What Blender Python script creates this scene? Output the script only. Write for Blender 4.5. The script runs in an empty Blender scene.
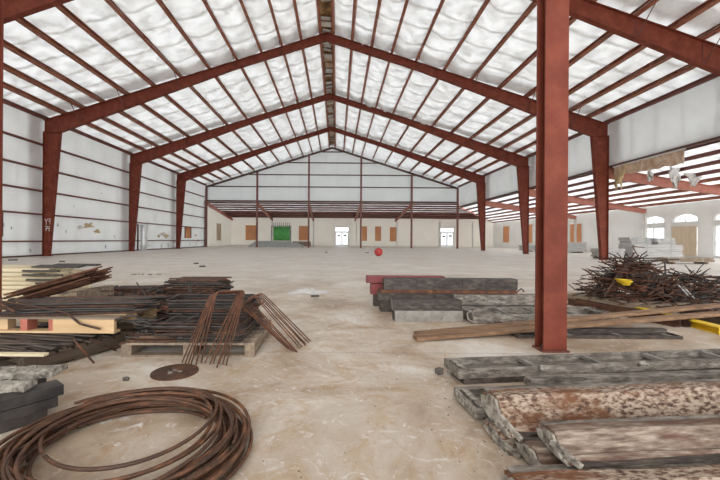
import bpy, math, random
from mathutils import Vector, Matrix, noise
random.seed(7)
PI = math.pi
C = bpy.context.scene.collection
CAMH, F, CX, CY = 1.1, 360.0, 337.0, 239.5
ROLL = math.radians(0.4)

# ------------------------------------------------------------------ helpers
def G(px, py, h=0.0):
    """photo position of a spot at height h -> world x, y"""
    dx, dy = px-CX, py-CY
    c, s = math.cos(ROLL), math.sin(ROLL)
    x = dx*c+dy*s; y = -dx*s+dy*c
    Y = F*(CAMH-h)/y
    return (x*Y/F, Y)

class MB:
    def __init__(self): self.v = []; self.f = []
    def add(self, vs, fs):
        n = len(self.v); self.v += [tuple(p) for p in vs]; self.f += [tuple(i+n for i in f) for f in fs]
    def hexa(self, p):
        self.add(p, [(0,3,2,1),(4,5,6,7),(0,1,5,4),(1,2,6,5),(2,3,7,6),(3,0,4,7)])
    def box(self, a, b):
        x0,y0,z0 = a; x1,y1,z1 = b
        self.hexa([(x0,y0,z0),(x1,y0,z0),(x1,y1,z0),(x0,y1,z0),(x0,y0,z1),(x1,y0,z1),(x1,y1,z1),(x0,y1,z1)])
    def rbox(self, c, s, M):
        hx,hy,hz = s[0]/2,s[1]/2,s[2]/2
        ps = [(-hx,-hy,-hz),(hx,-hy,-hz),(hx,hy,-hz),(-hx,hy,-hz),(-hx,-hy,hz),(hx,-hy,hz),(hx,hy,hz),(-hx,hy,hz)]
        self.hexa([Vector(c)+M@Vector(p) for p in ps])
    def bar(self, p0, p1, w, h, up=(0,0,1)):
        p0=Vector(p0); p1=Vector(p1); d=(p1-p0).normalized(); up=Vector(up)
        s=d.cross(up)
        if s.length<1e-4: s=d.cross(Vector((1,0,0)))
        s.normalize(); u=s.cross(d).normalized()
        a=s*(w/2); b=u*(h/2)
        self.hexa([p0-a-b,p0+a-b,p1+a-b,p1-a-b,p0-a+b,p0+a+b,p1+a+b,p1-a+b])
    def extr(self, prof, p0, p1, up=(0,0,1)):
        """closed profile (u sideways, v up) swept from p0 to p1"""
        p0=Vector(p0); p1=Vector(p1); d=(p1-p0).normalized(); up=Vector(up)
        s=d.cross(up); s.normalize(); u=s.cross(d).normalized()
        n=len(prof)
        vs=[p0+s*a+u*b for a,b in prof]+[p1+s*a+u*b for a,b in prof]
        fs=[(i,(i+1)%n,n+(i+1)%n,n+i) for i in range(n)]+[tuple(range(n))[::-1],tuple(range(n,2*n))]
        self.add(vs,fs)
    def tube(self, pts, r, sides=6, closed=False):
        pts=[Vector(p) for p in pts]; n=len(pts); vs=[]; fs=[]
        ref=None
        for i,p in enumerate(pts):
            if closed: t=(pts[(i+1)%n]-pts[i-1])
            else: t=pts[min(i+1,n-1)]-pts[max(i-1,0)]
            t.normalize()
            if ref is None:
                ref=t.cross(Vector((0,0,1)))
                if ref.length<0.1: ref=t.cross(Vector((1,0,0)))
            a=(ref-t*ref.dot(t)).normalized(); b=t.cross(a); ref=a
            for k in range(sides):
                q=2*PI*k/sides; vs.append(p+(a*math.cos(q)+b*math.sin(q))*r)
        m=n if closed else n-1
        for i in range(m):
            j=(i+1)%n
            for k in range(sides):
                l=(k+1)%sides
                fs.append((i*sides+k,i*sides+l,j*sides+l,j*sides+k))
        if not closed:
            fs.append(tuple(range(sides))[::-1]); fs.append(tuple((n-1)*sides+k for k in range(sides)))
        self.add(vs,fs)
    def disc(self, c, r, h, n=40, wob=0):
        vs=[];
        for z in (0,h):
            for k in range(n):
                q=2*PI*k/n; rr=r*(1+wob*math.sin(3*q+1))
                vs.append((c[0]+rr*math.cos(q),c[1]+rr*math.sin(q),c[2]+z))
        fs=[(k,(k+1)%n,n+(k+1)%n,n+k) for k in range(n)]+[tuple(range(n))[::-1],tuple(range(n,2*n))]
        self.add(vs,fs)
    def poly(self, pts, d):
        """planar polygon thickened by vector d"""
        n=len(pts); d=Vector(d); vs=[Vector(p) for p in pts]; vs=vs+[p+d for p in vs]
        self.add(vs,[(k,(k+1)%n,n+(k+1)%n,n+k) for k in range(n)]+[tuple(range(n))[::-1],tuple(range(n,2*n))])
    def build(self, name, mat, parent=None, smooth=False, bevel=0):
        me=bpy.data.meshes.new(name)
        off=Vector((0,0,0))
        if parent is None and self.v:
            xs=[p[0] for p in self.v]; ys=[p[1] for p in self.v]; zs=[p[2] for p in self.v]
            off=Vector(((min(xs)+max(xs))/2,(min(ys)+max(ys))/2,min(zs)))
        me.from_pydata([tuple(Vector(p)-off) for p in self.v],[],self.f)
        me.update()
        import bmesh
        b=bmesh.new(); b.from_mesh(me); bmesh.ops.recalc_face_normals(b,faces=b.faces); b.to_mesh(me); b.free()
        if smooth:
            for p in me.polygons: p.use_smooth = len(p.vertices)<=4
        me.materials.append(mat)
        o=bpy.data.objects.new(name,me); C.objects.link(o); o.location=off
        if parent: o.parent=parent
        if bevel:
            m=o.modifiers.new('bevel','BEVEL'); m.width=bevel; m.segments=2; m.limit_method='ANGLE'
        return o

def tag(o, label, cat, group=None):
    o['label']=label; o['category']=cat
    if group: o['group']=group
    return o
def thing(name, label, cat, loc=(0,0,0), rz=0, group=None):
    o=bpy.data.objects.new(name,None); C.objects.link(o); o.empty_display_size=.1
    o.location=loc; o.rotation_euler=(0,0,rz)
    return tag(o,label,cat,group)
def struct(name, mb, mat, smooth=False):
    o=mb.build(name,mat,None,smooth); o['kind']='structure'; return o
def dup(root, loc, rz=None, label=None, group=None):
    r=root.copy(); C.objects.link(r); r.location=loc
    if rz is not None: r.rotation_euler=(0,0,rz)
    if label: r['label']=label
    if group: r['group']=group
    for ch in list(root.children):
        c=ch.copy(); C.objects.link(c); c.parent=r
        for g in list(ch.children):
            d=g.copy(); C.objects.link(d); d.parent=c
    return r
ORD=['first','second','third','fourth','fifth','sixth','seventh','eighth','ninth','tenth','eleventh','twelfth','thirteenth','fourteenth']

# ------------------------------------------------------------------ materials
def mat(name, cols, scale=4.0, rough=.6, bump=.0, bscale=None, metal=0, detail=6, stretch=None, rand=None, spec=.5, dirt=None, pos=None):
    m=bpy.data.materials.new(name); m.use_nodes=True; nt=m.node_tree; N=nt.nodes; L=nt.links
    b=N['Principled BSDF']; b.inputs['Roughness'].default_value=rough; b.inputs['Metallic'].default_value=metal
    b.inputs['Specular IOR Level'].default_value=spec
    tc=N.new('ShaderNodeTexCoord'); mp=N.new('ShaderNodeMapping'); L.new(tc.outputs['Object'],mp.inputs['Vector'])
    if stretch: mp.inputs['Scale'].default_value=stretch
    oi=N.new('ShaderNodeObjectInfo')
    va=N.new('ShaderNodeVectorMath'); va.operation='ADD'; L.new(mp.outputs[0],va.inputs[0])
    sc=N.new('ShaderNodeMath'); sc.operation='MULTIPLY'; sc.inputs[1].default_value=37.0; L.new(oi.outputs['Random'],sc.inputs[0]); L.new(sc.outputs[0],va.inputs[1])
    no=N.new('ShaderNodeTexNoise'); no.inputs['Scale'].default_value=scale; no.inputs['Detail'].default_value=detail; no.inputs['Roughness'].default_value=.62
    L.new(va.outputs[0],no.inputs['Vector'])
    cr=N.new('ShaderNodeValToRGB'); e=cr.color_ramp.elements
    n=len(cols); ps=pos or [.34+.32*i/(n-1) for i in range(n)]
    e[0].position=ps[0]; e[0].color=(*cols[0],1); e[1].position=ps[-1]; e[1].color=(*cols[-1],1)
    for i in range(1,n-1):
        k=e.new(ps[i]); k.color=(*cols[i],1)
    L.new(no.outputs['Fac'],cr.inputs['Fac']); out=cr.outputs['Color']
    if dirt:
        dcol,dscale,lo,hi=dirt
        n2=N.new('ShaderNodeTexNoise'); n2.inputs['Scale'].default_value=dscale; n2.inputs['Detail'].default_value=7; n2.inputs['Roughness'].default_value=.7
        L.new(va.outputs[0],n2.inputs['Vector'])
        mr=N.new('ShaderNodeMapRange'); mr.inputs['From Min'].default_value=lo; mr.inputs['From Max'].default_value=hi; L.new(n2.outputs['Fac'],mr.inputs['Value'])
        mx=N.new('ShaderNodeMix'); mx.data_type='RGBA'; L.new(mr.outputs[0],mx.inputs['Factor']); L.new(out,mx.inputs[6]); mx.inputs[7].default_value=(*dcol,1); out=mx.outputs[2]
    if rand:
        mx=N.new('ShaderNodeMix'); mx.data_type='RGBA'; L.new(oi.outputs['Random'],mx.inputs['Factor']); L.new(out,mx.inputs[6]); mx.inputs[7].default_value=(*rand,1)
        mx2=N.new('ShaderNodeMix'); mx2.data_type='RGBA'; mx2.inputs['Factor'].default_value=.6; L.new(out,mx2.inputs[6]); L.new(mx.outputs[2],mx2.inputs[7]); out=mx2.outputs[2]
    L.new(out,b.inputs['Base Color'])
    if bump:
        nb=N.new('ShaderNodeTexNoise'); nb.inputs['Scale'].default_value=bscale or scale*3; nb.inputs['Detail'].default_value=5
        L.new(va.outputs[0],nb.inputs['Vector'])
        bp=N.new('ShaderNodeBump'); bp.inputs['Strength'].default_value=bump; bp.inputs['Distance'].default_value=.02
        L.new(nb.outputs['Fac'],bp.inputs['Height']); L.new(bp.outputs[0],b.inputs['Normal'])
    return m

M={}
M['primer']=mat('red oxide primer',[(.135,.030,.017),(.172,.040,.023),(.215,.054,.031)],3,.6,.05,30,spec=.22)
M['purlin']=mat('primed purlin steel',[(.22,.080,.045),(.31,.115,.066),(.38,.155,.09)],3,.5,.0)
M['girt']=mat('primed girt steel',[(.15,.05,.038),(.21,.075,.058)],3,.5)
M['dark_girt']=mat('dark brown girt steel',[(.07,.035,.027),(.12,.05,.036)],3,.5)
M['vinyl']=mat('white vinyl insulation',[(.66,.68,.69),(.80,.82,.82),(.84,.85,.85)],1.3,.28,.5,3.2,stretch=(1.2,.8,1),detail=8)
M['wall']=mat('white insulation wall facing',[(.72,.73,.73),(.85,.86,.86)],.5,.45,.25,1.2,dirt=((.45,.43,.40),2.2,.66,.82))
M['gable']=mat('grey white wall facing',[(.62,.64,.64),(.70,.72,.71)],.4,.5,.15,1.0)
M['beige']=mat('cream drywall',[(.74,.67,.56),(.82,.76,.66)],.5,.8,.1)
M['whitewall']=mat('white drywall',[(.74,.72,.68),(.82,.81,.78)],.5,.8,.1)
M['floor']=None
M['orange_ply']=mat('orange plywood',[(.66,.29,.13),(.78,.38,.19)],2,.7,stretch=(4,4,.5))
M['tan_ply']=mat('tan plywood',[(.56,.44,.31),(.66,.54,.40)],2,.7,stretch=(4,4,.5))
M['osb']=mat('brown insulation facing',[(.40,.26,.17),(.54,.39,.28),(.68,.55,.43)],3,.8,.3,8)
M['kraft']=mat('brown kraft backing',[(.10,.05,.025),(.28,.15,.06),(.55,.36,.16)],1.6,.8,.4,5)
M['rust']=mat('rusty rebar',[(.035,.016,.010),(.085,.036,.019),(.19,.070,.028)],14,.75,.3,60,rand=(.022,.015,.013))
M['orust']=mat('bright rust bar',[(.055,.022,.012),(.12,.044,.020),(.22,.085,.034)],12,.8,.3,60,rand=(.07,.032,.02))
M['coil']=mat('rusty coil rod',[(.035,.016,.009),(.105,.042,.018),(.25,.098,.038)],9,.6,.3,70,rand=(.05,.026,.016))
M['dsteel']=mat('dark bare steel bar',[(.018,.015,.014),(.038,.032,.029),(.075,.06,.05)],12,.5,.2,60,rand=(.03,.022,.018))
M['strip']=mat('dark steel strip',[(.03,.022,.018),(.07,.05,.04),(.13,.09,.065)],6,.6,.2,30,rand=(.035,.026,.022),stretch=(.4,2,2))
M['blacksteel']=mat('dark beam steel',[(.012,.010,.010),(.032,.027,.025),(.065,.053,.044)],5,.5,.2,30)
M['gform']=mat('dusty grey form steel',[(.075,.061,.050),(.19,.165,.138),(.34,.305,.26)],18,.6,.5,40,dirt=((.05,.036,.028),6,.54,.64),stretch=(.5,1.6,1.6),detail=10)
M['dform']=mat('dark form steel',[(.016,.011,.009),(.045,.033,.026),(.11,.085,.068)],20,.55,.45,40,stretch=(.5,1.5,1.5),detail=10)
M['lform']=mat('pale grey form steel',[(.17,.155,.135),(.29,.27,.24)],7,.6,.3,25,dirt=((.03,.024,.02),8,.60,.66),detail=10)
M['rform']=mat('crusted rusty form',[(.045,.024,.016),(.15,.085,.055),(.36,.275,.205),(.45,.37,.295)],42,.85,.7,60,dirt=((.16,.060,.022),3.0,.50,.60),stretch=(.6,1.4,1.4),detail=12,pos=[.36,.44,.54,.68])
M['bform']=mat('brown grey form',[(.075,.042,.028),(.20,.145,.108),(.36,.295,.235)],22,.75,.5,40,dirt=((.11,.052,.03),4.5,.47,.58),stretch=(.35,2,2),detail=12)
M['crust']=mat('pale concrete crust',[(.08,.068,.055),(.28,.25,.21),(.46,.43,.37)],22,.9,.6,40)
M['wood']=mat('fresh pine',[(.52,.34,.17),(.66,.46,.26)],3,.7,.1,stretch=(.6,6,6),rand=(.55,.40,.24))
M['cream_wood']=mat('pale lumber',[(.58,.49,.32),(.72,.63,.44)],2,.7,.1,stretch=(.5,6,6),rand=(.66,.55,.36))
M['oldwood']=mat('weathered pallet wood',[(.13,.095,.065),(.24,.18,.13),(.36,.29,.215)],3,.8,.2,stretch=(.7,6,6),rand=(.20,.15,.105))
M['darkwood']=mat('dark stained wood',[(.05,.035,.024),(.11,.075,.05)],3,.8,.2,stretch=(.7,6,6))
M['plank']=mat('brown timber plank',[(.13,.070,.036),(.22,.125,.066),(.31,.19,.11)],3,.7,.15,stretch=(.5,7,7))
M['redwood']=mat('red stained wood',[(.34,.09,.06),(.45,.15,.10)],4,.7)
M['redpaint']=mat('dull red paint',[(.16,.022,.026),(.22,.036,.036)],5,.5)
M['ball']=mat('red rubber',[(.42,.04,.035),(.50,.06,.05)],4,.5)
M['yellow']=mat('yellow paint',[(.72,.48,.02),(.80,.56,.03)],5,.45,dirt=((.25,.17,.05),5,.64,.72))
M['green']=mat('green curtain',[(.13,.52,.15),(.20,.66,.22)],3,.6,.2)
M['black']=mat('black plastic',[(.02,.02,.02),(.04,.04,.04)],6,.5)
M['wdoor']=mat('white door paint',[(.80,.80,.80),(.86,.86,.86)],3,.4)
M['white']=mat('white plastic sheet',[(.52,.51,.49),(.68,.67,.65)],6,.5,.3,20)
M['foil']=mat('silver foil facing',[(.62,.63,.65),(.78,.79,.80)],5,.3,.4,14,metal=.3)
M['slab']=mat('grey slab',[(.30,.31,.31),(.42,.43,.42)],4,.8,.2)
M['stone']=mat('dark rubble',[(.05,.045,.04),(.16,.14,.12)],20,.9,.4,40)
M['paintmark']=mat('white marking paint',[(.66,.62,.60),(.78,.75,.73)],9,.8)
M['yellowfoam']=mat('torn yellow fibre',[(.55,.38,.14),(.70,.60,.40)],9,.9,.4,30)
M['torn']=mat('torn white facing',[(.62,.58,.52),(.80,.78,.75)],4,.7,.4,14)
M['greybundle']=mat('pale grey bundled stock',[(.34,.33,.32),(.55,.54,.52)],5,.8,.2,stretch=(.3,3,6))
M['deck']=mat('red brown roof deck',[(.34,.15,.12),(.42,.20,.16)],3,.6)
M['lit_primer']=mat('window lit red primer',[(.40,.15,.105),(.50,.20,.15)],3,.5)  # primer lightened: the window light on these rafters is in the colour

def floor_mat():
    m=bpy.data.materials.new('worn concrete'); m.use_nodes=True; nt=m.node_tree; N=nt.nodes; L=nt.links
    b=N['Principled BSDF']
    tc=N.new('ShaderNodeTexCoord')
    def nz(s,d,r,dist=0):
        n=N.new('ShaderNodeTexNoise'); n.inputs['Scale'].default_value=s; n.inputs['Detail'].default_value=d; n.inputs['Roughness'].default_value=r; n.inputs['Distortion'].default_value=dist
        L.new(tc.outputs['Object'],n.inputs['Vector']); return n
    def ramp(src,els):
        c=N.new('ShaderNodeValToRGB'); e=c.color_ramp.elements
        e[0].position,e[0].color=els[0][0],(*els[0][1],1); e[1].position,e[1].color=els[-1][0],(*els[-1][1],1)
        for p,q in els[1:-1]:
            k=e.new(p); k.color=(*q,1)
        L.new(src.outputs['Fac'],c.inputs['Fac']); return c
    def mix(a,bb,f,typ='MIX'):
        x=N.new('ShaderNodeMix'); x.data_type='RGBA'; x.blend_type=typ
        if isinstance(f,float): x.inputs['Factor'].default_value=f
        else: L.new(f,x.inputs['Factor'])
        L.new(a,x.inputs[6]); L.new(bb,x.inputs[7]); return x.outputs[2]
    c1=ramp(nz(.9,8,.66,.6),[(.36,(.36,.285,.21)),(.455,(.50,.42,.335)),(.54,(.575,.52,.45)),(.63,(.70,.67,.63))])
    c2=ramp(nz(.35,6,.6),[(.42,(.85,.78,.70)),(.56,(1,.99,.98))])
    out=mix(c1.outputs[0],c2.outputs[0],1.0,'MULTIPLY')
    c3=ramp(nz(2.6,9,.72,1.2),[(.50,(1,1,1)),(.60,(.90,.78,.64)),(.74,(.72,.56,.41))])
    out=mix(out,c3.outputs[0],.9,'MULTIPLY')
    c4=ramp(nz(26,6,.75),[(.34,(.72,.70,.66)),(.46,(1,1,1)),(.70,(1,1,1))])
    out=mix(out,c4.outputs[0],.55,'MULTIPLY')
    c5=ramp(nz(7,8,.75,2.0),[(.56,(0,0,0)),(.68,(1,1,1))])
    x=N.new('ShaderNodeMix'); x.data_type='RGBA'; L.new(c5.outputs[0],x.inputs['Factor']); L.new(out,x.inputs[6]); x.inputs[7].default_value=(.70,.68,.65,1); out=x.outputs[2]
    # sawn joints across and along the slab
    sp=N.new('ShaderNodeSeparateXYZ'); L.new(tc.outputs['Object'],sp.inputs[0])
    def joint(o_,per,off,w):
        a=N.new('ShaderNodeMath'); a.operation='ADD'; a.inputs[1].default_value=off+500*per; L.new(o_,a.inputs[0])
        q=N.new('ShaderNodeMath'); q.operation='MODULO'; q.inputs[1].default_value=per; L.new(a.outputs[0],q.inputs[0])
        l=N.new('ShaderNodeMath'); l.operation='LESS_THAN'; l.inputs[1].default_value=w; L.new(q.outputs[0],l.inputs[0]); return l.outputs[0]
    j1=joint(sp.outputs['Y'],4.4,.9,.016)
    mx=N.new('ShaderNodeMath'); mx.operation='MAXIMUM'; L.new(j1,mx.inputs[0]); mx.inputs[1].default_value=0
    x=N.new('ShaderNodeMix'); x.data_type='RGBA'
    ms=N.new('ShaderNodeMath'); ms.operation='MULTIPLY'; ms.inputs[1].default_value=.45; L.new(mx.outputs[0],ms.inputs[0])
    L.new(ms.outputs[0],x.inputs['Factor']); L.new(out,x.inputs[6]); x.inputs[7].default_value=(.25,.22,.19,1); out=x.outputs[2]
    # paler beyond the dusty work area: far-floor brightness put into the colour
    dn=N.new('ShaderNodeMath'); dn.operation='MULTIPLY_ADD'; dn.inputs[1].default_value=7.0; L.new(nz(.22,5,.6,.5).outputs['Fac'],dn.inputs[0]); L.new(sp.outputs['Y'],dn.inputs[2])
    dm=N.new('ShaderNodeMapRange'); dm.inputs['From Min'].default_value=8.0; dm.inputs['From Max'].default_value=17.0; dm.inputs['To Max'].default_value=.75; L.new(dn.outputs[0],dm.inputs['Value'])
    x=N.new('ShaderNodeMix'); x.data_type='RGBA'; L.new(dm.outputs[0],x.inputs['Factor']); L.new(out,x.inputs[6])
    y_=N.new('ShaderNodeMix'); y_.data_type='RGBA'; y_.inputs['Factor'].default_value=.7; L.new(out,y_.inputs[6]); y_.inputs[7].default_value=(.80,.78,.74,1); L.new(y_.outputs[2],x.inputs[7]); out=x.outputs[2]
    L.new(out,b.inputs['Base Color'])
    rr=N.new('ShaderNodeMapRange'); rr.inputs['To Min'].default_value=.36; rr.inputs['To Max'].default_value=.62; L.new(nz(1.7,5,.6).outputs['Fac'],rr.inputs['Value']); L.new(rr.outputs[0],b.inputs['Roughness'])
    bp=N.new('ShaderNodeBump'); bp.inputs['Strength'].default_value=.12; bp.inputs['Distance'].default_value=.01; L.new(nz(30,6,.7).outputs['Fac'],bp.inputs['Height']); L.new(bp.outputs[0],b.inputs['Normal'])
    return m
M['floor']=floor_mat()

def glass_mat():
    m=bpy.data.materials.new('clear window glass'); m.use_nodes=True; nt=m.node_tree; N=nt.nodes; L=nt.links
    N.remove(N['Principled BSDF']); o=N['Material Output']
    t=N.new('ShaderNodeBsdfTransparent'); t.inputs[0].default_value=(.93,.95,.96,1)
    g=N.new('ShaderNodeBsdfGlossy'); g.inputs['Roughness'].default_value=.02
    x=N.new('ShaderNodeMixShader'); x.inputs[0].default_value=.06; L.new(t.outputs[0],x.inputs[1]); L.new(g.outputs[0],x.inputs[2]); L.new(x.outputs[0],o.inputs['Surface'])
    return m
M['glass']=glass_mat()

def let_light_through(m, f, axis=None, period=1.4, shade_bands=(), lo=.55, hi=1.15, seam=.35):
    """translucency added to light the hall; passes less at seams, noise and shade bands"""
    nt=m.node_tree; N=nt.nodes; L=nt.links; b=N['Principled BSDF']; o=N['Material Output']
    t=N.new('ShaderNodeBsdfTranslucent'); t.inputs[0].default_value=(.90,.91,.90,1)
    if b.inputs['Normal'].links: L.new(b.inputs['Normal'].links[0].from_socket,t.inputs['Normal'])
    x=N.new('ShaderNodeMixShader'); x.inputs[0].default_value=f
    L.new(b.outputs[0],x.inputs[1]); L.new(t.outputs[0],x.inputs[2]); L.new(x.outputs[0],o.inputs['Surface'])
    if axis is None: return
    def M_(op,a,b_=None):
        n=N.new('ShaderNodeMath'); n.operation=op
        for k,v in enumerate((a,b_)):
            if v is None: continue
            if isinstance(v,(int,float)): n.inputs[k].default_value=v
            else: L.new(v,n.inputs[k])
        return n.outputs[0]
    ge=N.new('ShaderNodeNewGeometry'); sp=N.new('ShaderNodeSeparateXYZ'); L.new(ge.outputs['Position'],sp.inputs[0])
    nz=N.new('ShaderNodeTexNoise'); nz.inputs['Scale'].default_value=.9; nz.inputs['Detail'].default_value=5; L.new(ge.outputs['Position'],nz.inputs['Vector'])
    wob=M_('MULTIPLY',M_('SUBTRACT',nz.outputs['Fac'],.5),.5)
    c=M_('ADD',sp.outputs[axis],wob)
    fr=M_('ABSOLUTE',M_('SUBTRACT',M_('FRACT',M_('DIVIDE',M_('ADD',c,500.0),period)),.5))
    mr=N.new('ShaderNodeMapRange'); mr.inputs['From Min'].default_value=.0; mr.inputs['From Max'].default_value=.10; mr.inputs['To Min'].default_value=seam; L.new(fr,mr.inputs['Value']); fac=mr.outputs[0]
    for l in shade_bands:  # grey shade beside the frames, made by cutting the transmission
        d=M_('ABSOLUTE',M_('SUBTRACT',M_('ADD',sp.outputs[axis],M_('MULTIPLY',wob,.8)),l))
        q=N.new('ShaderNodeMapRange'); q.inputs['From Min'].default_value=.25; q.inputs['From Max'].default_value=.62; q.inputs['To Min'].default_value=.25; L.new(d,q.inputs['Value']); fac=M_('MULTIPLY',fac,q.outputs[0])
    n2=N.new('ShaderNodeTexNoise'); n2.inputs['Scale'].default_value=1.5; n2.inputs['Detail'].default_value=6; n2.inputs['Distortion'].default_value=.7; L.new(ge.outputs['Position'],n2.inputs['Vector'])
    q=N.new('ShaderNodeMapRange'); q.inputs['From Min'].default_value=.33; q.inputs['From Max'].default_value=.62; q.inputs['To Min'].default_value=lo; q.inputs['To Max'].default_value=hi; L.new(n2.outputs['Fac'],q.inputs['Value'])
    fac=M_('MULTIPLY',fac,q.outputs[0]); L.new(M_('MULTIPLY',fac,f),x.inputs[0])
M['aislevinyl']=mat('white aisle insulation',[(.74,.75,.75),(.84,.85,.85)],.8,.32,.3,2.2)
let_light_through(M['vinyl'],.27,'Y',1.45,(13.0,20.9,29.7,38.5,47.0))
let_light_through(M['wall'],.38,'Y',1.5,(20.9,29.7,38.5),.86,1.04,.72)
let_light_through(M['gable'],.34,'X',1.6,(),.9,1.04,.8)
let_light_through(M['aislevinyl'],.55,'Y',1.6,(),.45,1.1,.5)  # lets more through, added to brighten aisle and rear bay
let_light_through(M['whitewall'],.25)  # translucency added to drywall to brighten the aisle wall
let_light_through(M['beige'],.34)  # translucency added to drywall to brighten the rear walls
# ------------------------------------------------------------------ the building
XL, XR, RX = -17.35, 15.97, -0.69          # outer faces of the frames, ridge
HALF = (XR-XL)/2
RIDGE, EAVE = 13.30, 8.02                   # top of rafters
SL = (RIDGE-EAVE)/HALF
YB, YF = 47.5, 59.6                         # gable line, far wall of the rear bay
XW = 26.0                                   # outer wall of the right aisle
YNEAR = -14.0
FRAMES = [13.3, 21.3, 30.1, 38.9]
PD = .28                                    # purlin depth
SA = math.atan(SL)
def rtop(x): return RIDGE-SL*abs(x-RX)

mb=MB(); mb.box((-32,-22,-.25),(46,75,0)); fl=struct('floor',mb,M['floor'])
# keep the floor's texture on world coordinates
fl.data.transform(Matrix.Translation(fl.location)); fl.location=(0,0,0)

# ceiling: sagging insulation blanket between purlins
POFF=[.42,1.55,2.7,3.9,5.35,7.0,8.65,10.3,11.9,13.35,14.5,15.6]
def ceiling(sgn):
    mb=MB(); us=[]
    edges=[.36]+POFF[1:]+[HALF+.32]
    for a,b in zip(edges[:-1],edges[1:]):
        for k in range(6): us.append((a+(b-a)*k/6, math.sin(PI*k/6), b-a))
    us.append((edges[-1],0,1))
    ys=[YNEAR+(YB+.2-YNEAR)*i/380 for i in range(381)]
    vs=[]
    for y in ys:
        near=min(abs(y-f) for f in FRAMES)
        for u,s,w in us:
            x=RX+sgn*u
            z=RIDGE-SL*u+PD+.01
            n=noise.noise(Vector((u*.55*sgn,y*.45,3)))
            bil=s*(.07+.12*(.5+n))*(1.35 if u<9 else .5)
            seam=abs(math.sin(PI*(y+.35*noise.noise(Vector((u*.2*sgn,y*.05,9))))/1.35))**.35
            wr=noise.noise(Vector((u*1.9*sgn,y*2.3,5)))*.035*s*(1 if u<9 else .3)
            z-=bil*(.35+.65*seam)+wr
            z-=.13*s*math.exp(-(near/.55)**2)*(1 if u<9 else .3)
            vs.append((x,y,z))
    n=len(us)
    fs=[(i*n+j,i*n+j+1,(i+1)*n+j+1,(i+1)*n+j) for i in range(len(ys)-1) for j in range(n-1)]
    mb.add(vs,fs)
    return mb
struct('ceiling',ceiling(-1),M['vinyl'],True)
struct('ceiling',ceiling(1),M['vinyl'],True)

# ridge gap with torn insulation
rt=thing('ridge_insulation','strip of torn brown and white insulation along the roof ridge','insulation',(RX,YNEAR,RIDGE+.1))
mb=MB(); L_=YB-YNEAR
mb.hexa([(-.42,0,.1),(.42,0,.1),(.42,L_,.1),(-.42,L_,.1),(-.42,0,.16),(.42,0,.16),(.42,L_,.16),(-.42,L_,.16)])
mb.build('kraft_backing',M['kraft'],rt)
y=.3; k=0
while y<L_-.6:
    w=random.uniform(.35,.8)
    if random.random()<.72:
        mb=MB(); R=Matrix.Rotation(random.uniform(-.25,.25),3,'X')@Matrix.Rotation(random.uniform(-.2,.2),3,'Y')@Matrix.Rotation(random.uniform(-.15,.15),3,'Z')
        mb.rbox((random.uniform(-.08,.08),y+w/2,.0+random.uniform(-.05,.06)),(random.uniform(.4,.66),w*.85,.05),R)
        mb.build('insulation_batt',random.choice([M['torn'],M['white'],M['white'],M['osb']]),rt)
    y+=w+random.uniform(.05,.3); k+=1

# purlins (C sections) on the main roof
def cprof(d,fl,t,s=1):
    p=[(0,0),(fl,0),(fl,t),(t,t),(t,d-t),(fl,d-t),(fl,d),(0,d)]
    return [(s*a,b) for a,b in p]
for sgn,side in ((-1,'left'),(1,'right')):
    for i,u in enumerate(POFF):
        mb=MB(); x=RX+sgn*u; z=RIDGE-SL*u+.002
        up=Vector((sgn*math.sin(SA),0,math.cos(SA)))
        mb.extr(cprof(PD,.145,.014,-sgn),(x,YNEAR,z),(x,YB-.02,z),up)
        o=mb.build('roof_purlin',M['purlin'])
        tag(o,'red roof purlin on the %s roof slope, %s below the ridge'%(side,ORD[i]),'purlin','roof purlins of the main hall')

def eave_strut(x,label,sgn):
    mb=MB(); mb.extr(cprof(.24,.09,.014,-sgn),(x,YNEAR,rtop(x)-.03),(x,YB-.02,rtop(x)-.03))
    tag(mb.build('eave_strut',M['girt']),label,'beam','eave struts')
eave_strut(XL+.06,'dark red eave strut along the top of the left wall',-1)
eave_strut(XR-.06,'dark red eave strut along the top of the right wall',1)

# rigid frames
def Ibar(mb, pts_top, pts_bot, y, wf, tf=.02, tw=.012):
    """tapered I member in the plane y: web between the two polylines, flanges along them"""
    for (a,b,c,d) in zip(pts_top[:-1],pts_top[1:],pts_bot[:-1],pts_bot[1:]):
        A=[(a[0],y-tw/2,a[1]),(b[0],y-tw/2,b[1]),(d[0],y-tw/2,d[1]),(c[0],y-tw/2,c[1])]
        mb.hexa(A+[(p[0],y+tw/2,p[2]) for p in A])
        for p,q in ((a,b),(c,d)):
            mb.bar((p[0],y,p[1]),(q[0],y,q[1]),wf,tf,up=(0,1,0)) if False else mb.hexa(flange(p,q,y,wf,tf))
def flange(p,q,y,wf,tf):
    dx,dz=q[0]-p[0],q[1]-p[1]; l=math.hypot(dx,dz); nx,nz=-dz/l*tf/2,dx/l*tf/2
    w=wf/2
    return [(p[0]-nx,y-w,p[1]-nz),(q[0]-nx,y-w,q[1]-nz),(q[0]-nx,y+w,q[1]-nz),(p[0]-nx,y+w,p[1]-nz),
            (p[0]+nx,y-w,p[1]+nz),(q[0]+nx,y-w,q[1]+nz),(q[0]+nx,y+w,q[1]+nz),(p[0]+nx,y+w,p[1]+nz)]
def rdepth(u):
    if u<5.4: return .44
    return .44+(u-5.4)/(HALF-.95-5.4)*.56
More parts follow.
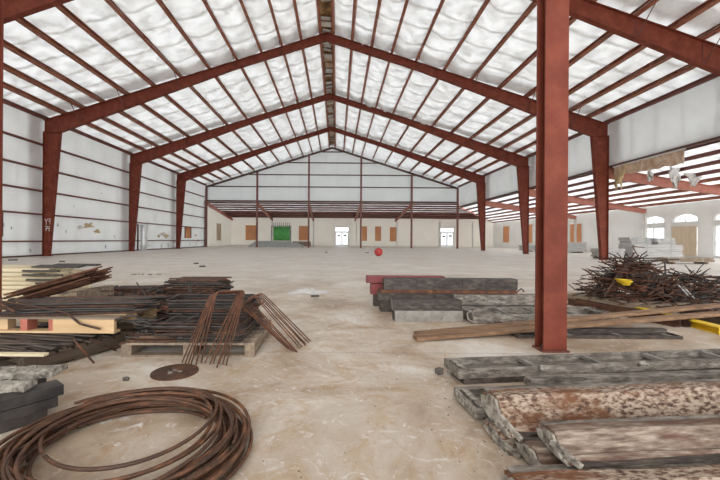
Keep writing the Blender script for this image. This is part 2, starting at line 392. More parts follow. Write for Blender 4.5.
def make_frame(Y,label):
    t=thing('rigid_frame',label,'steel frame',(RX,Y,0),0,'rigid frames across the hall')
    for sgn in (-1,1):
        us=[.0,5.4,HALF-.95,HALF]
        top=[(sgn*u,RIDGE-SL*u-.01) for u in us]
        bot=[(sgn*u,RIDGE-SL*u-rdepth(min(u,HALF-.95))) for u in us[:3]]+[(sgn*HALF,RIDGE-SL*(HALF-.95)-1.0)]
        mb=MB(); Ibar(mb,top,bot,0,.24)
        mb.build('rafter',M['primer'],t)
        zt=bot[2][1]+.0
        mb=MB(); o_=[(sgn*(HALF-.01),.02),(sgn*(HALF-.01),zt)]; i_=[(sgn*(HALF-.34),.02),(sgn*(HALF-.95),zt)]
        Ibar(mb,o_,i_,0,.26)
        mb.hexa([(sgn*HALF,-.0065,zt),(sgn*(HALF-.95),-.0065,zt),(sgn*(HALF-.95),-.0065,zt-.001),(sgn*HALF,-.0065,zt-.001),(sgn*HALF,.0065,zt),(sgn*(HALF-.95),.0065,zt),(sgn*(HALF-.95),.0065,zt-.001),(sgn*HALF,.0065,zt-.001)])
        for z_ in (1.6,3.4,5.2):
            pass
        mb.build('column',M['primer'],t)
        mb=MB(); mb.box((sgn*(HALF-.17)-.24,-.18,0),(sgn*(HALF-.17)+.24,.18,.025)); mb.build('base_plate',M['primer'],t)
        # knee stiffener
        mb=MB(); mb.bar((sgn*(HALF-.95),0,zt+.02),(sgn*HALF,0,zt+.02),.22,.018); mb.build('stiffener',M['primer'],t)
        for i in (2,4,6,8,10,11):
            u=POFF[i]
            if i==11: continue
            zb=RIDGE-SL*u-rdepth(u)+.02
            mb=MB(); mb.bar((sgn*u,-.06,zb),(sgn*u,-.85,RIDGE-SL*u+.05),.035,.012); mb.build('flange_brace',M['dark_girt'],t)
            if u>9:
                mb=MB(); mb.bar((sgn*u,-.012,zb),(sgn*u,-.012,RIDGE-SL*u-.03),.02,.022,up=(0,1,0)); mb.build('stiffener',M['dark_girt'],t)
    return t
nm=['red tapered rigid frame nearest the viewer, crossing the top corners','red tapered rigid frame with white marks sprayed on its left leg','red tapered rigid frame beside the silver roll, middle one of the hall','red tapered rigid frame closest to the rear gable']
frs=[make_frame(y,l) for y,l in zip(FRAMES,nm)]

frs[0].rotation_euler=(0,0,.025)
# sprayed marks on the left leg of the second frame
def strokes(name,lines,r,x,y,z,s,parent,m):
    mb=MB()
    for ln in lines:
        for a,b in zip(ln[:-1],ln[1:]): mb.bar((x+a[0]*s,y,z+a[1]*s),(x+b[0]*s,y,z+b[1]*s),.004,r,up=(0,0,1) if abs(a[0]-b[0])>abs(a[1]-b[1])*.05 else (1,0,0))
    return mb.build(name,m,parent)
zz=[[(0,1),(.25,.55),(.5,1)],[(.25,.55),(.25,.0)],[(.6,.95),(1.0,.95),(.65,.5),(1.05,.55),(.8,.05)],[(0,-.25),(.5,-.25),(.15,-1)],[(.05,-.6),(.5,-.6)],[(1.05,-.25),(.7,-.3),(.65,-.6),(1.0,-.62),(.7,-.65),(.7,-1),(1.1,-1)]]
strokes('sprayed_marks',zz,.035,-HALF+.06,-.012,1.85,.36,frs[1],M['paintmark'])

# left wall, girts and base
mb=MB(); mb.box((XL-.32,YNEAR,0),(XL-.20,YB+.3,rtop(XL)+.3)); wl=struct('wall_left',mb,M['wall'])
mb=MB(); mb.box((XL-.20,YNEAR,0),(XL-.17,YB,.09)); struct('baseboard_left',mb,M['dark_girt'])
for i,z in enumerate((.92,2.5,3.88,5.2,6.62)):
    mb=MB(); mb.extr(cprof(.20,.09,.014,1),(XL-.2,YNEAR,z),(XL-.2,YB-.05,z),up=(1,0,0))
    tag(mb.build('wall_girt',M['girt']),'red horizontal girt on the left wall, %s up from the floor'%ORD[i],'girt','left wall girts')
# torn yellow patches in the wall facing
for (yy,zz_,s) in ((25.4,1.95,.55),(26.3,1.6,.4),(24.6,1.8,.35),(36.2,1.55,.5),(37.0,1.35,.55),(35.4,1.3,.3),(44.6,1.5,.4)):
    mb=MB(); n=18; pts=[]
    for k in range(n):
        q=2*PI*k/n; r=s*random.uniform(.25,.75)
        pts.append((0,yy+r*math.cos(q)*1.7,zz_+r*math.sin(q)*.8))
    base=Vector(wl.location)
    mb.poly([(XL-.2-base.x,p[1]-base.y,p[2]-base.z) for p in pts],(.012,0,0)); o=mb.build('torn_patch',random.choice([M['yellowfoam'],M['torn'],M['yellowfoam']]),wl)
for (yy,zz_,s) in ((18.9,1.75,.2),(19.4,1.6,.12),(20.6,.35,.2),(27.3,.45,.25),(36.0,.35,.3),(43.0,.4,.25),(22.6,1.9,.18),(23.3,1.5,.12),(28.4,1.2,.15),(33.6,.4,.2),(37.4,.35,.35),(44.8,.45,.3),(24.0,3.2,.08),(26.8,4.4,.07)):
    mb=MB(); pts=[]
    for k in range(12):
        q=2*PI*k/12; r=s*random.uniform(.3,1); pts.append((XL-.2-base.x,yy+r*math.cos(q)*.5-base.y,zz_+r*math.sin(q)*1.0-base.z))
    mb.poly(pts,(.008,0,0)); mb.build('scuff_mark',M['slab'],wl)
def boarded(name,label,y0,y1,z0,z1,x,m,frame=M['dark_girt'],side=1):
    t=thing(name,label,'board',(x,(y0+y1)/2,z0))
    hy=(y1-y0)/2; h=z1-z0
    mb=MB(); mb.box((0,-hy,0),(.03*side,hy,h)) if side>0 else mb.box((-.03,-hy,0),(0,hy,h)); mb.build('plywood_panel',m,t)
    mb=MB()
    for a,b in (((-hy-.1),-hy),(hy,hy+.1)): mb.box((min(0,.07*side),a,0),(max(0,.07*side),b,h))
    mb.build('jamb',frame,t)
    return t
boarded('boarded_opening','tan plywood board between dark jambs at the near end of the left wall',17.2,18.75,1.13,2.48,XL-.195,M['tan_ply'])
boarded('boarded_opening','orange plywood board between dark jambs on the left wall before the rear corner',41.5,43.1,1.13,2.48,XL-.195,M['orange_ply'])

# silver roll standing against the left wall
sx,sy=-16.85,31.4
t=thing('insulation_roll','tall silver foil insulation roll standing against the left wall','roll',(sx,sy,0))
mb=MB(); mb.tube([(0,0,.03),(0,0,.6),(0,0,1.2),(0,0,1.8),(0,0,2.25)],.27,20); mb.build('roll_body',M['foil'],t,True)
mb=MB()
for z in (.45,1.1,1.75): mb.tube([(.28*math.cos(q*PI/10),.28*math.sin(q*PI/10),z) for q in range(20)],.012,5,True)
mb.build('strap',M['slab'],t)
mb=MB(); mb.disc((.05,-.1,0),.5,.03,24,.12); mb.build('foil_skirt',M['foil'],t)
mb=MB(); mb.box((-.36,-.42,0.03),(-.28,-.30,2.3)); mb.build('corner_post',M['dark_girt'],t)

# right clerestory wall above the aisle opening
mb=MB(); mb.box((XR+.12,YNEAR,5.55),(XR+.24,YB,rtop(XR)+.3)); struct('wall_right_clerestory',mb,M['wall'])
mb=MB(); mb.box((XR+.02,YNEAR,5.44),(XR+.24,YB,5.55)); tag(mb.build('clerestory_girt',M['dark_girt']),'dark girt along the bottom edge of the right clerestory wall','girt')

# brown facing panel hanging below it, and torn batts
pn=thing('insulation_blanket','long brown faced insulation panel hanging below the right clerestory wall','insulation',(XR+.02,18.8,4.7))
mb=MB(); n=26; vs=[]
for k in range(n+1):
    y=-2.15+4.2*k/n; f=k/n
    zb=.02+.14*f+.03*math.sin(k*1.3)+.02*random.random(); zt=.70+.02*math.sin(k*.9); xo=.03*math.sin(k*.8)
    vs+=[(xo,y,zb),(xo,y,zt),(xo+.05,y,zt),(xo+.05,y,zb)]
fs=[]
for k in range(n):
    a=4*k; b=a+4
    for i in range(4): fs.append((a+i,a+(i+1)%4,b+(i+1)%4,b+i))
fs+=[(0,1,2,3),(4*n+3,4*n+2,4*n+1,4*n)]
mb.add(vs,fs); mb.build('facing',M['osb'],pn)
mb=MB(); mb.box((-.02,-2.2,.66),(.07,2.1,.74)); mb.build('edge_flap',M['white'],pn)
def rag(name,label,loc,w,h,m,rz=0,seed=0,cat='insulation'):
    rnd=random.Random(seed); mb=MB(); n,k=8,7; vs=[]
    for j in range(k+1):
        for i in range(n+1):
            f=j/k; ww=w*(1-.55*f)+.1*w*rnd.uniform(-1,1)*f
            x=(i/n-.5)*ww; z=-h*f*(.75+.35*math.sin(i*1.7+seed)*f+.1*rnd.random())
            vs.append((x,.10*math.sin(i*1.1+j*.6+seed)+.05*rnd.uniform(-1,1),z))
    N1=len(vs); vs+=[(a,b+.03,c) for a,b,c in vs]
    fs=[]
    for j in range(k):
        for i in range(n):
            q=(j*(n+1)+i,j*(n+1)+i+1,(j+1)*(n+1)+i+1,(j+1)*(n+1)+i); fs.append(q); fs.append(tuple(N1+z for z in q[::-1]))
    ring=[i for i in range(n+1)]+[j*(n+1)+n for j in range(1,k+1)]+[k*(n+1)+i for i in range(n-1,-1,-1)]+[j*(n+1) for j in range(k-1,0,-1)]
    for a,b in zip(ring,ring[1:]+ring[:1]): fs.append((a,b,N1+b,N1+a))
    mb.add(vs,fs); o=mb.build(name,m,None,True)
    o.data.transform(Matrix.Translation(-Vector((0,0,0)))); 
    top=max(v.co.z for v in o.data.vertices)
    o.location=(loc[0],loc[1],loc[2]-top); o.rotation_euler=(0,0,rz)
    return tag(o,label,cat)

# right aisle roof
ZA, ZW = 5.42, 3.78
def aisle_z(x): return ZA+(x-XR-.2)*(ZW-ZA)/(XW-XR-.2)
def aisle_ceiling():
    mb=MB(); vs=[]; n=40; m=70
    for j in range(m+1):
        for i in range(n+1):
            x=XR+.2+(XW-XR-.1)*i/n
            y0=8.0; y1=YB+(YF-YB)*i/n
            y=y0+(y1-y0)*j/m
            z=aisle_z(x)+.235-.10*abs(math.sin(PI*i/5))*(.5+noise.noise(Vector((x*.7,y*.4,1)))*.9)
            vs.append((x,y,z))
    mb.add(vs,[(j*(n+1)+i,j*(n+1)+i+1,(j+1)*(n+1)+i+1,(j+1)*(n+1)+i) for j in range(m) for i in range(n)])
    return mb
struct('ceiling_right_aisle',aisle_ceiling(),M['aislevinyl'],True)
for i in range(8):
    x=XR+.42+i*(XW-XR-.1)/8; z=aisle_z(x)
    yend=YB+(YF-YB)*(x-XR)/(XW-XR)-.2
    mb=MB(); mb.extr(cprof(.20,.085,.014,-1),(x,8.0,z),(x,yend,z))
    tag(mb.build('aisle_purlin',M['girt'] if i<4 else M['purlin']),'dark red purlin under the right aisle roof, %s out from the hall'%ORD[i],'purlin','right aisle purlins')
for i,Y in enumerate(FRAMES):
    mb=MB(); us=[XR+.02,XW-.15]
    top=[(x,aisle_z(x)-.01) for x in us]; bot=[(us[0],aisle_z(us[0])-.62),(us[1],aisle_z(us[1])-.36)]
    Ibar(mb,top,bot,Y,.2)
    tag(mb.build('aisle_rafter',M['lit_primer']),'light red rafter over the right aisle, %s from the front'%ORD[i],'rafter','right aisle rafters')
    if i:
        mb=MB(); mb.box((XW-.32,Y-.1,0),(XW-.15,Y+.1,aisle_z(XW)-.25)); tag(mb.build('aisle_post',M['whitewall']),'pale slim post against the right aisle wall, below the %s light red rafter'%ORD[i],'post','aisle wall posts')
# torn batts hanging from the aisle roof
rag('insulation_batt','torn yellowish insulation batt drooping at the left end of the brown panel',(XR+.15,20.6,5.40),1.7,1.25,M['yellowfoam'],1.2,3)
rag('insulation_batt','white torn insulation flap hanging at the middle of the aisle purlins',(18.4,19.6,5.15),1.1,1.1,M['white'],.4,5)
rag('insulation_batt','small white torn insulation flap at the right edge of the aisle roof',(19.9,20.1,4.95),1.2,.7,M['white'],.2,8)
rag('insulation_batt','white sagging blanket piece just below the brown panel',(17.2,19.8,5.0),2.8,.55,M['white'],.9,11)

# right aisle outer wall with arched windows
def yy(px): return XW*F/(px-CX)
def arch_wall():
    mb=MB(); t0,t1=XW-.12,XW+.12; top=aisle_z(XW)+.22
    def blk(y0,y1,z0,z1):
        if y1-y0>1e-3: mb.box((t0,y0,z0),(t1,y1,z1))
    wins=[(22.95,24.75),(25.85,27.8),(28.5,30.55)]
    edges=[21.0]
    for a,b in wins: edges+=[a,b]
    edges.append(YF)
    for a,b in zip(edges[0::2],edges[1::2]): blk(a,b,0,top)
    for a,b in wins:
        blk(a,b,0,.10); blk(a,b,2.28,2.56)
        n=14; c=(a+b)/2; hw=(b-a)/2; rise=.58
        arc=[]
        for k in range(n+1):
            u=-1+2*k/n; arc.append((c+u*hw,2.86+ (math.sqrt(max(0,1.35**2-u*u))-math.sqrt(1.35**2-1))/(1.35-math.sqrt(1.35**2-1))*.30))
        pts=[(t0,a,top)]+[(t0,p,q) for p,q in arc]+[(t0,b,top)]
        mb.poly(pts,(t1-t0,0,0))
    return mb,wins
mb,wins=arch_wall(); struct('wall_right',mb,M['whitewall'])
for i,(a,b) in enumerate(wins):
    mb=MB(); x0,x1=XW-.05,XW+.05; c=(a+b)/2
    def fr(y0,y1,z0,z1): mb.box((x0,y0,z0),(x1,y1,z1))
    fr(a,a+.07,.1,2.28); fr(b-.07,b,.1,2.28); fr(a+.07,b-.07,2.21,2.28); fr(a+.07,b-.07,.1,.17)
    fr(c-.045,c+.045,.17,2.21); fr(a+.07,c-.045,1.0,1.06); fr(c+.045,b-.07,1.0,1.06)
    fr(a,a+.07,2.56,2.86); fr(b-.07,b,2.56,2.86); fr(a+.07,b-.07,2.56,2.62)
    fr(c-.03,c+.03,2.62,3.1)
    w=struct('window_%d'%(i+1),mb,M['wdoor'])
    loc=Vector(w.location)
    mb=MB(); mb.box((XW-.008-loc.x,a+.02-loc.y,.12-loc.z),(XW+.008-loc.x,b-.02-loc.y,2.26-loc.z))
    mb.build('pane',M['glass'],w)
    mb=MB(); mb.box((XW-.008-loc.x,a+.02-loc.y,2.6-loc.z),(XW+.008-loc.x,b-.02-loc.y,2.86-loc.z)); mb.build('pane',M['glass'],w)
    if i in (0,2):   # low railing seen through the glass
        mb=MB(); xr=XW+1.2
        mb.box((xr,a-.6,.82),(xr+.04,b+.6,.87)); mb.box((xr,a-.6,.1),(xr+.04,b+.6,.14))
        n=5; w_=(b-a+1.2)/n
        for k in range(n):
            y0=a-.6+k*w_; mb.bar((xr+.02,y0,.12),(xr+.02,y0+w_,.84),.03,.03); mb.bar((xr+.03,y0,.84),(xr+.03,y0+w_,.12),.03,.03); mb.box((xr-.01,y0-.02,0),(xr+.05,y0+.02,.86))
        tag(mb.build('railing',M['wdoor']),'white cross braced railing outside the %s arched window'%('left' if i==2 else 'right'),'railing')
mb=MB(); mb.box((XW-.2,25.87,.12),(XW-.13,27.78,2.26)); mb.build
tag(mb.build('window_board',M['tan_ply']),'beige board covering the middle arched window up to its fanlight','board')
boarded('boarded_opening','orange plywood board on the right aisle wall, closest to the rear corner',54.0,56.0,.85,3.3,XW-.125,M['orange_ply'],M['whitewall'],-1)
boarded('boarded_opening','orange plywood board on the right aisle wall, second from the rear corner',47.6,49.5,.85,3.3,XW-.125,M['orange_ply'],M['whitewall'],-1)
boarded('boarded_opening','orange plywood board on the right aisle wall, just left of the frame leg',38.0,39.9,.6,2.95,XW-.125,M['orange_ply'],M['whitewall'],-1)

# rear gable above the rear bay
mb=MB(); 
mb.poly([(XL-.2,YB+.14,5.95),(XR+.2,YB+.14,5.95),(XR+.2,YB+.14,rtop(XR)+.6),(RX,YB+.14,RIDGE+.65),(XL-.2,YB+.14,rtop(XL)+.6)],(0,.12,0))
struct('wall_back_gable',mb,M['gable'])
ecx=[XL+.1,-10.55,-3.75,3.12,9.8,XR+.1]
ecn=['dark red rear gable column in the left corner','red rear gable column in front of the orange board','red rear gable column left of the central double doors','red rear gable column right of the central double doors','red rear gable column left of the right double doors','red rear gable column at the right corner']
for x,l in zip(ecx,ecn):
    mb=MB(); x=min(max(x,XL+.12),XR-.12)
    zt=rtop(x)-.27; w=.11
    mb.box((x-w,YB-.22,0),(x+w,YB-.205,zt)); mb.box((x-w,YB-.005,0),(x+w,YB+.01,zt)); mb.box((x-.008,YB-.205,0),(x+.008,YB-.005,zt))
    tag(mb.build('gable_column',M['girt']),l,'column','rear gable columns')
for i,z in enumerate((6.0,7.95,9.55,11.15,12.6)):
    hw=min(HALF,(RIDGE-z)/SL)-.1
    mb=MB(); mb.box((RX-hw,YB+.012,z),(RX+hw,YB+.135,z+.13 if i else z+.2))
    tag(mb.build('gable_girt',M['dark_girt']),'dark girt across the rear gable wall, %s from the bottom'%ORD[i],'girt','rear gable girts')
mb=MB()
for sgn in (-1,1):
    mb.hexa([(RX,YB-.1,RIDGE-.25),(RX+sgn*HALF,YB-.1,EAVE-.25),(RX+sgn*HALF,YB+.012,EAVE-.25),(RX,YB+.012,RIDGE-.25),(RX,YB-.1,RIDGE),(RX+sgn*HALF,YB-.1,EAVE),(RX+sgn*HALF,YB+.012,EAVE),(RX,YB+.012,RIDGE)])
tag(mb.build('gable_rafter',M['dark_girt']),'dark sloping rafter along the top of the rear gable','rafter')

# rear bay: far wall, its roof, rafters, doors and boards
ZB0, ZB1 = 5.95, 4.45
def bay_z(y): return ZB0+(y-YB)*(ZB1-ZB0)/(YF-YB)
DOORS=[(341.8,'central'),(447.0,'right')]
def fx(px): return (px-CX)*YF/F
mb=MB(); cuts=[]
for px,_ in DOORS: cuts.append((fx(px)-1.15,fx(px)+1.15))
e=[XL-.2]+[v for c in cuts for v in c]+[XW+.12]
for a,b in zip(e[0::2],e[1::2]): mb.box((a,YF,0),(b,YF+.15,4.7))
for a,b in cuts: mb.box((a,YF,3.2),(b,YF+.15,4.7))
struct('wall_back',mb,M['beige'])
mb=MB(); mb.poly([(XL-.2,YB,0),(XL-.2,YF+.1,0),(XL-.2,YF+.1,ZB1+.25),(XL-.2,YB,ZB0+.25)],(-.12,0,0)); struct('wall_left_rear_bay',mb,M['beige'])
mb=MB(); ysp=YB+.14+(YF-YB)*.60
mb.hexa([(XL-.3,YB+.14,bay_z(YB)+.2),(XR+.1,YB+.14,bay_z(YB)+.2),(XR+.1+(XW-XR)*.6,ysp,bay_z(ysp)+.2),(XL-.3,ysp,bay_z(ysp)+.2),(XL-.3,YB+.14,bay_z(YB)+.24),(XR+.1,YB+.14,bay_z(YB)+.24),(XR+.1+(XW-XR)*.6,ysp,bay_z(ysp)+.24),(XL-.3,ysp,bay_z(ysp)+.24)])
struct('ceiling_rear_bay',mb,M['aislevinyl'])
mb=MB(); mb.hexa([(XL-.3,ysp,bay_z(ysp)+.21),(XR+.1+(XW-XR)*.6,ysp,bay_z(ysp)+.21),(XW,YF+.1,bay_z(YF)+.21),(XL-.3,YF+.1,bay_z(YF)+.21),(XL-.3,ysp,bay_z(ysp)+.26),(XR+.1+(XW-XR)*.6,ysp,bay_z(ysp)+.26),(XW,YF+.1,bay_z(YF)+.26),(XL-.3,YF+.1,bay_z(YF)+.26)])
struct('ceiling_rear_deck',mb,M['deck'])
for i in range(8):
    y=YB+.9+i*1.45; z=bay_z(y)
    mb=MB(); mb.extr(cprof(.2,.085,.014,1),(XL-.15,y,z),(XR+(XW-XR)*(y-YB)/(YF-YB)-.1,y,z))
    tag(mb.build('bay_purlin',M['girt']),'red purlin under the rear bay roof, %s back from the gable'%ORD[i],'purlin','rear bay purlins')
for i,x in enumerate(ecx):
    last=i==5
    x2=XW-.2 if last else x-.15
    x=min(max(x,XL+.02),XR)
    x2=max(x2,XL+.02)
    mb=MB(); mb.hexa([(x-.1,YB+.3,ZB0-.42),(x+.1,YB+.3,ZB0-.42),(x2+.1,YF-.02,ZB1-.36),(x2-.1,YF-.02,ZB1-.36),(x-.1,YB+.3,ZB0-.04),(x+.1,YB+.3,ZB0-.04),(x2+.1,YF-.02,ZB1-.0),(x2-.1,YF-.02,ZB1-.0)])
    tag(mb.build('bay_rafter',M['lit_primer']),'light red rear bay rafter '+['in the left corner','behind the orange board column','left of the central doors','right of the central doors','left of the right doors','running to the right corner'][i],'rafter','rear bay rafters')
for x,l in ((-10.75,'beside the green curtain'),(-3.9,'left of the central double doors'),(3.2,'right of the central double doors'),(9.9,'right of the third orange board'),(16.9,'left of the right double doors'),(22.4,'in the right part of the rear wall')):
    mb=MB(); mb.box((x-.07,YF-.14,0),(x+.07,YF-.01,ZB1-.37)); tag(mb.build('wall_post',M['gable']),'thin grey post on the cream rear wall, '+l,'post','rear wall posts')
def wall_board(label,px0,px1,z0,z1,m):
    mb=MB(); mb.box((fx(px0),YF-.03,z0),(fx(px1),YF-.001,z1)); o=mb.build('plywood_board',m); return tag(o,label,'board')
wall_board('orange plywood board on the rear wall, leftmost one partly behind a gable column',245.5,257.5,.9,3.35,M['orange_ply'])
wall_board('orange plywood board on the rear wall just right of the green curtain',298.8,308.0,.9,3.3,M['orange_ply'])
wall_board('orange plywood board on the rear wall nearest the right side of the central doors',361.8,367.0,.9,3.3,M['orange_ply'])
wall_board('orange plywood board on the rear wall, middle of three beside the central doors',375,381,.9,3.3,M['orange_ply'])
wall_board('orange plywood board on the rear wall, rightmost of three beside the central doors',389.8,396,.85,3.2,M['orange_ply'])
mb=MB(); mb.box((XL-.2,52.4,.85),(XL-.17,54.4,3.35)); tag(mb.build('plywood_board',M['tan_ply']),'tan plywood board on the left end wall of the rear bay','board')
for k,(px,which) in enumerate(DOORS):
    c=fx(px); mb=MB()
    for a,b in ((-1.15,-1.07),(1.07,1.15)): mb.box((c+a,YF,0),(c+b,YF+.14,3.2))
    mb.box((c-1.07,YF,3.1),(c+1.07,YF+.14,3.2)); mb.box((c-1.07,YF,2.38),(c+1.07,YF+.14,2.5))
    d=struct('door_%d'%(k+1),mb,M['wdoor']); loc=Vector(d.location)
    mb=MB(); mb.box((c-1.07-loc.x,YF+.06-loc.y,2.5),(c+1.07-loc.x,YF+.07-loc.y,3.1)); mb.build('transom_pane',M['glass'],d)
    for s in (-1,1):
        x0=c+(0.015 if s>0 else -1.065); x1=x0+1.05; mb=MB()
        for a,b in ((x0,x0+.13),(x1-.13,x1)): mb.box((a-loc.x,.0+.03,0.02),(b-loc.x,.08,2.36))
        mb.box((x0+.13-loc.x,.03,.02),(x1-.13-loc.x,.08,.3)); mb.box((x0+.13-loc.x,.03,2.2),(x1-.13-loc.x,.08,2.36))
        lf=mb.build('door_leaf',M['wdoor'],d); lf.location=(0,-.07,0)
        mb=MB(); mb.box((x0+.13-loc.x,.05,.3),(x1-.13-loc.x,.06,2.2)); mb.build('pane',M['glass'],lf)
        mb=MB(); z0=1.55 if s<0 else 1.65; mb.box((x0+.3-loc.x,.0,z0),(x1-.25-loc.x,.03,z0+.32)); mb.build('notice',M['slab'],lf)

# green curtain over an opening
gx=fx(281.5); gt=thing('green_curtain','bright green hanging curtain on the cream rear wall behind the grey slab stack','curtain',(gx,YF-.12,0))
vs=[]; n=48
mb=MB()
for k in range(n+1):
    x=-1.35+2.7*k/n; d=.07*math.sin(k*1.05)+.03*math.sin(k*2.3)
    vs+=[(x,d,.85),(x,d,3.15),(x,d+.02,3.15),(x,d+.02,.85)]
fs=[]
for k in range(n):
    a=4*k; b=a+4
    for i in range(4): fs.append((a+i,a+(i+1)%4,b+(i+1)%4,b+i))
fs+=[(0,1,2,3),(4*n+3,4*n+2,4*n+1,4*n)]
mb.add(vs,fs); mb.build('cloth',M['green'],gt,True)
mb=MB(); mb.box((-1.7,-.06,3.2),(1.6,.04,3.28)); mb.build('rail',M['dark_girt'],gt)
for k in range(9):
    mb=MB(); x=-1.3+k*.33; mb.box((x-.05,-.05,3.15),(x+.05,.03,3.85)); mb.build('hanger',M['slab'],gt)
for x in (-1.6,1.5):
    mb=MB(); mb.box((x-.12,-.06,0),(x+.12,.05,3.2)); mb.build('jamb',M['slab'],gt)

# grey slab stack on the floor below
sc=thing('slab_stack','low stack of long grey slabs on the floor before the green curtain','slabs',(-8.1,50.4,0))
for k,(a,b,z0,z1) in enumerate(((-4.0,3.4,0,.22),(-3.8,3.2,.23,.44),(-3.5,2.7,.45,.64),(-3.2,1.6,.65,.82))):
    mb=MB(); mb.box((a,-1.2+.1*k,z0),(b,1.0,z1)); mb.build('slab',M['slab'],sc,bevel=.04)
bx=thing('crate','brown open crate behind the right end of the slab stack','crate',(-5.6,57.2,0))
mb=MB(); mb.box((-1.4,-.5,.0),(1.4,.5,.15)); mb.build('base',M['oldwood'],bx)
for yy_ in (-.45,.45):
    mb=MB(); mb.box((-1.4,yy_-.03,.15),(1.4,yy_+.03,.75)); mb.build('side_board',M['oldwood'],bx)

# ------------------------------------------------------------------ near interior columns
def icol(x,y,label,h=12.2):
    t=thing('interior_column',label,'column',(x,y,0),0,'near interior columns')
    w,d,tf=.116,.165,.022
    mb=MB(); mb.box((-w,-d/2,.02),(w,-d/2+tf,h)); mb.build('flange',M['primer'],t,bevel=.004)
    mb=MB(); mb.box((-w,d/2-tf,.02),(w,d/2,h)); mb.build('flange',M['primer'],t,bevel=.004)
    mb=MB(); mb.box((-.007,-d/2+tf,.02),(.007,d/2-tf,h)); mb.build('web',M['primer'],t)
    mb=MB(); mb.box((-.132,-.10,0),(.132,.10,.02)); mb.build('base_plate',M['girt'],t)
    for sx_ in (-.08,.08):
        mb=MB(); mb.tube([(sx_,.0,.02),(sx_,.0,.06)],.014,6); mb.build('anchor_bolt',M['dsteel'],t)
    return t
icol(2.165,3.64,'large red steel column standing in the right foreground')
icol(-3.78,3.86,'red steel column cut off by the left edge of the photo')

# ------------------------------------------------------------------ reusable goods
def make_pallet(label,x,y,rz,L=1.2,W=1.0,m=M['oldwood'],z=0,red=False,m2=None):
    t=thing('pallet',label,'pallet',(x,y,z),rz,'wooden pallets')
    nb=6; bw=W/nb*.8
    for yq in (-W/2+.045,0,W/2-.045):
        mb=MB(); mb.box((-L/2,yq-.045,.018),(L/2,yq+.045,.112)); mb.build('stringer',M['redwood'] if red and yq<0 and False else m,t)
    for i in range(7):
        xq=-L/2+.05+(L-.1)*i/6
        mb=MB(); mb.box((xq-.048,-W/2,.112),(xq+.048,W/2,.132)); mb.build('deck_board',m,t)
    for i in range(3):
        xq=-L/2+.05+(L-.1)*i/2
        mb=MB(); mb.box((xq-.048,-W/2,0),(xq+.048,W/2,.018)); mb.build('bottom_board',m2 or m,t)
    return t

# bar meshes -------------------------------------------------------
def bar_mesh(pts,r,sides=6):
    mb=MB(); mb.tube(pts,r,sides); return mb
def rounded_U(w,l,r0=.05,closed=False,n=5):
    pts=[]
    def corner(cx,cy,a0):
        for k in range(n+1):
            q=a0+PI/2*k/n; pts.append((cx+r0*math.cos(q),cy+r0*math.sin(q),0))
    if closed:
        corner(w/2-r0,l-r0,0); corner(-w/2+r0,l-r0,PI/2); corner(-w/2+r0,r0,PI); corner(w/2-r0,r0,1.5*PI)
    else:
        pts.append((w/2,0,0)); corner(w/2-r0,l-r0,0); corner(-w/2+r0,l-r0,PI/2); pts.append((-w/2,0,0))
    return pts
_cache={}
def inst(key,maker,name,m,loc,rot,label,cat,group,smooth=True):
    """one individual bar; meshes are shared between equal bars"""
    k=(key,m.name)
    if k not in _cache:
        mb=maker(); me=bpy.data.meshes.new(name); me.from_pydata(mb.v,[],mb.f); me.update()
        for p in me.polygons: p.use_smooth=len(p.vertices)==4
        me.materials.append(m); _cache[k]=me
    o=bpy.data.objects.new(name,_cache[k]); C.objects.link(o); o.location=loc; o.rotation_euler=rot
    return tag(o,label,cat,group)
def bar_points(L,kind,rnd):
    pts=[]; n=7
    bow=rnd.uniform(-.03,.03)*L
    for i in range(n+1):
        f=i/n; pts.append((-L/2+L*f, bow*math.sin(PI*f)+rnd.uniform(-.004,.004), 0))
    if kind=='hook':
        e=pts[-1]; s=rnd.choice((-1,1))
        for k in range(1,5):
            q=PI/2*k/4; pts.append((e[0]+.05*math.sin(q),e[1]+s*.05*(1-math.cos(q)),0))
        pts.append((e[0]+.05,e[1]+s*(.05+rnd.uniform(.05,.14)),0))
    if kind=='wavy':
        pts=[(x,y+.04*math.sin(i*1.1),.03*math.sin(i*.9+1)) for i,(x,y,z) in enumerate(pts)]
    return pts
STUFF=MB(); STUFF_M=[]
from mathutils import Euler
def rebar(L,kind,var,r,m,loc,rot,label,group,cat='rebar',name='rebar',stuff=False):
    if stuff:
        rnd=random.Random(int(L*100)*31+len(kind)*7+var)
        mt=Matrix.Translation(loc)@Euler(rot).to_matrix().to_4x4(); n0=len(STUFF.f)
        STUFF.tube([mt@Vector(p) for p in bar_points(L,kind,rnd)],r,5); STUFF_M.extend([m]*(len(STUFF.f)-n0)); return
    rnd=random.Random(hash((round(L,1),kind,var))%99991 if False else int(L*100)*31+len(kind)*7+var)
    return inst((round(L,2),kind,var,r),lambda: bar_mesh(bar_points(L,kind,rnd),r),name,m,loc,rot,label,cat,group)
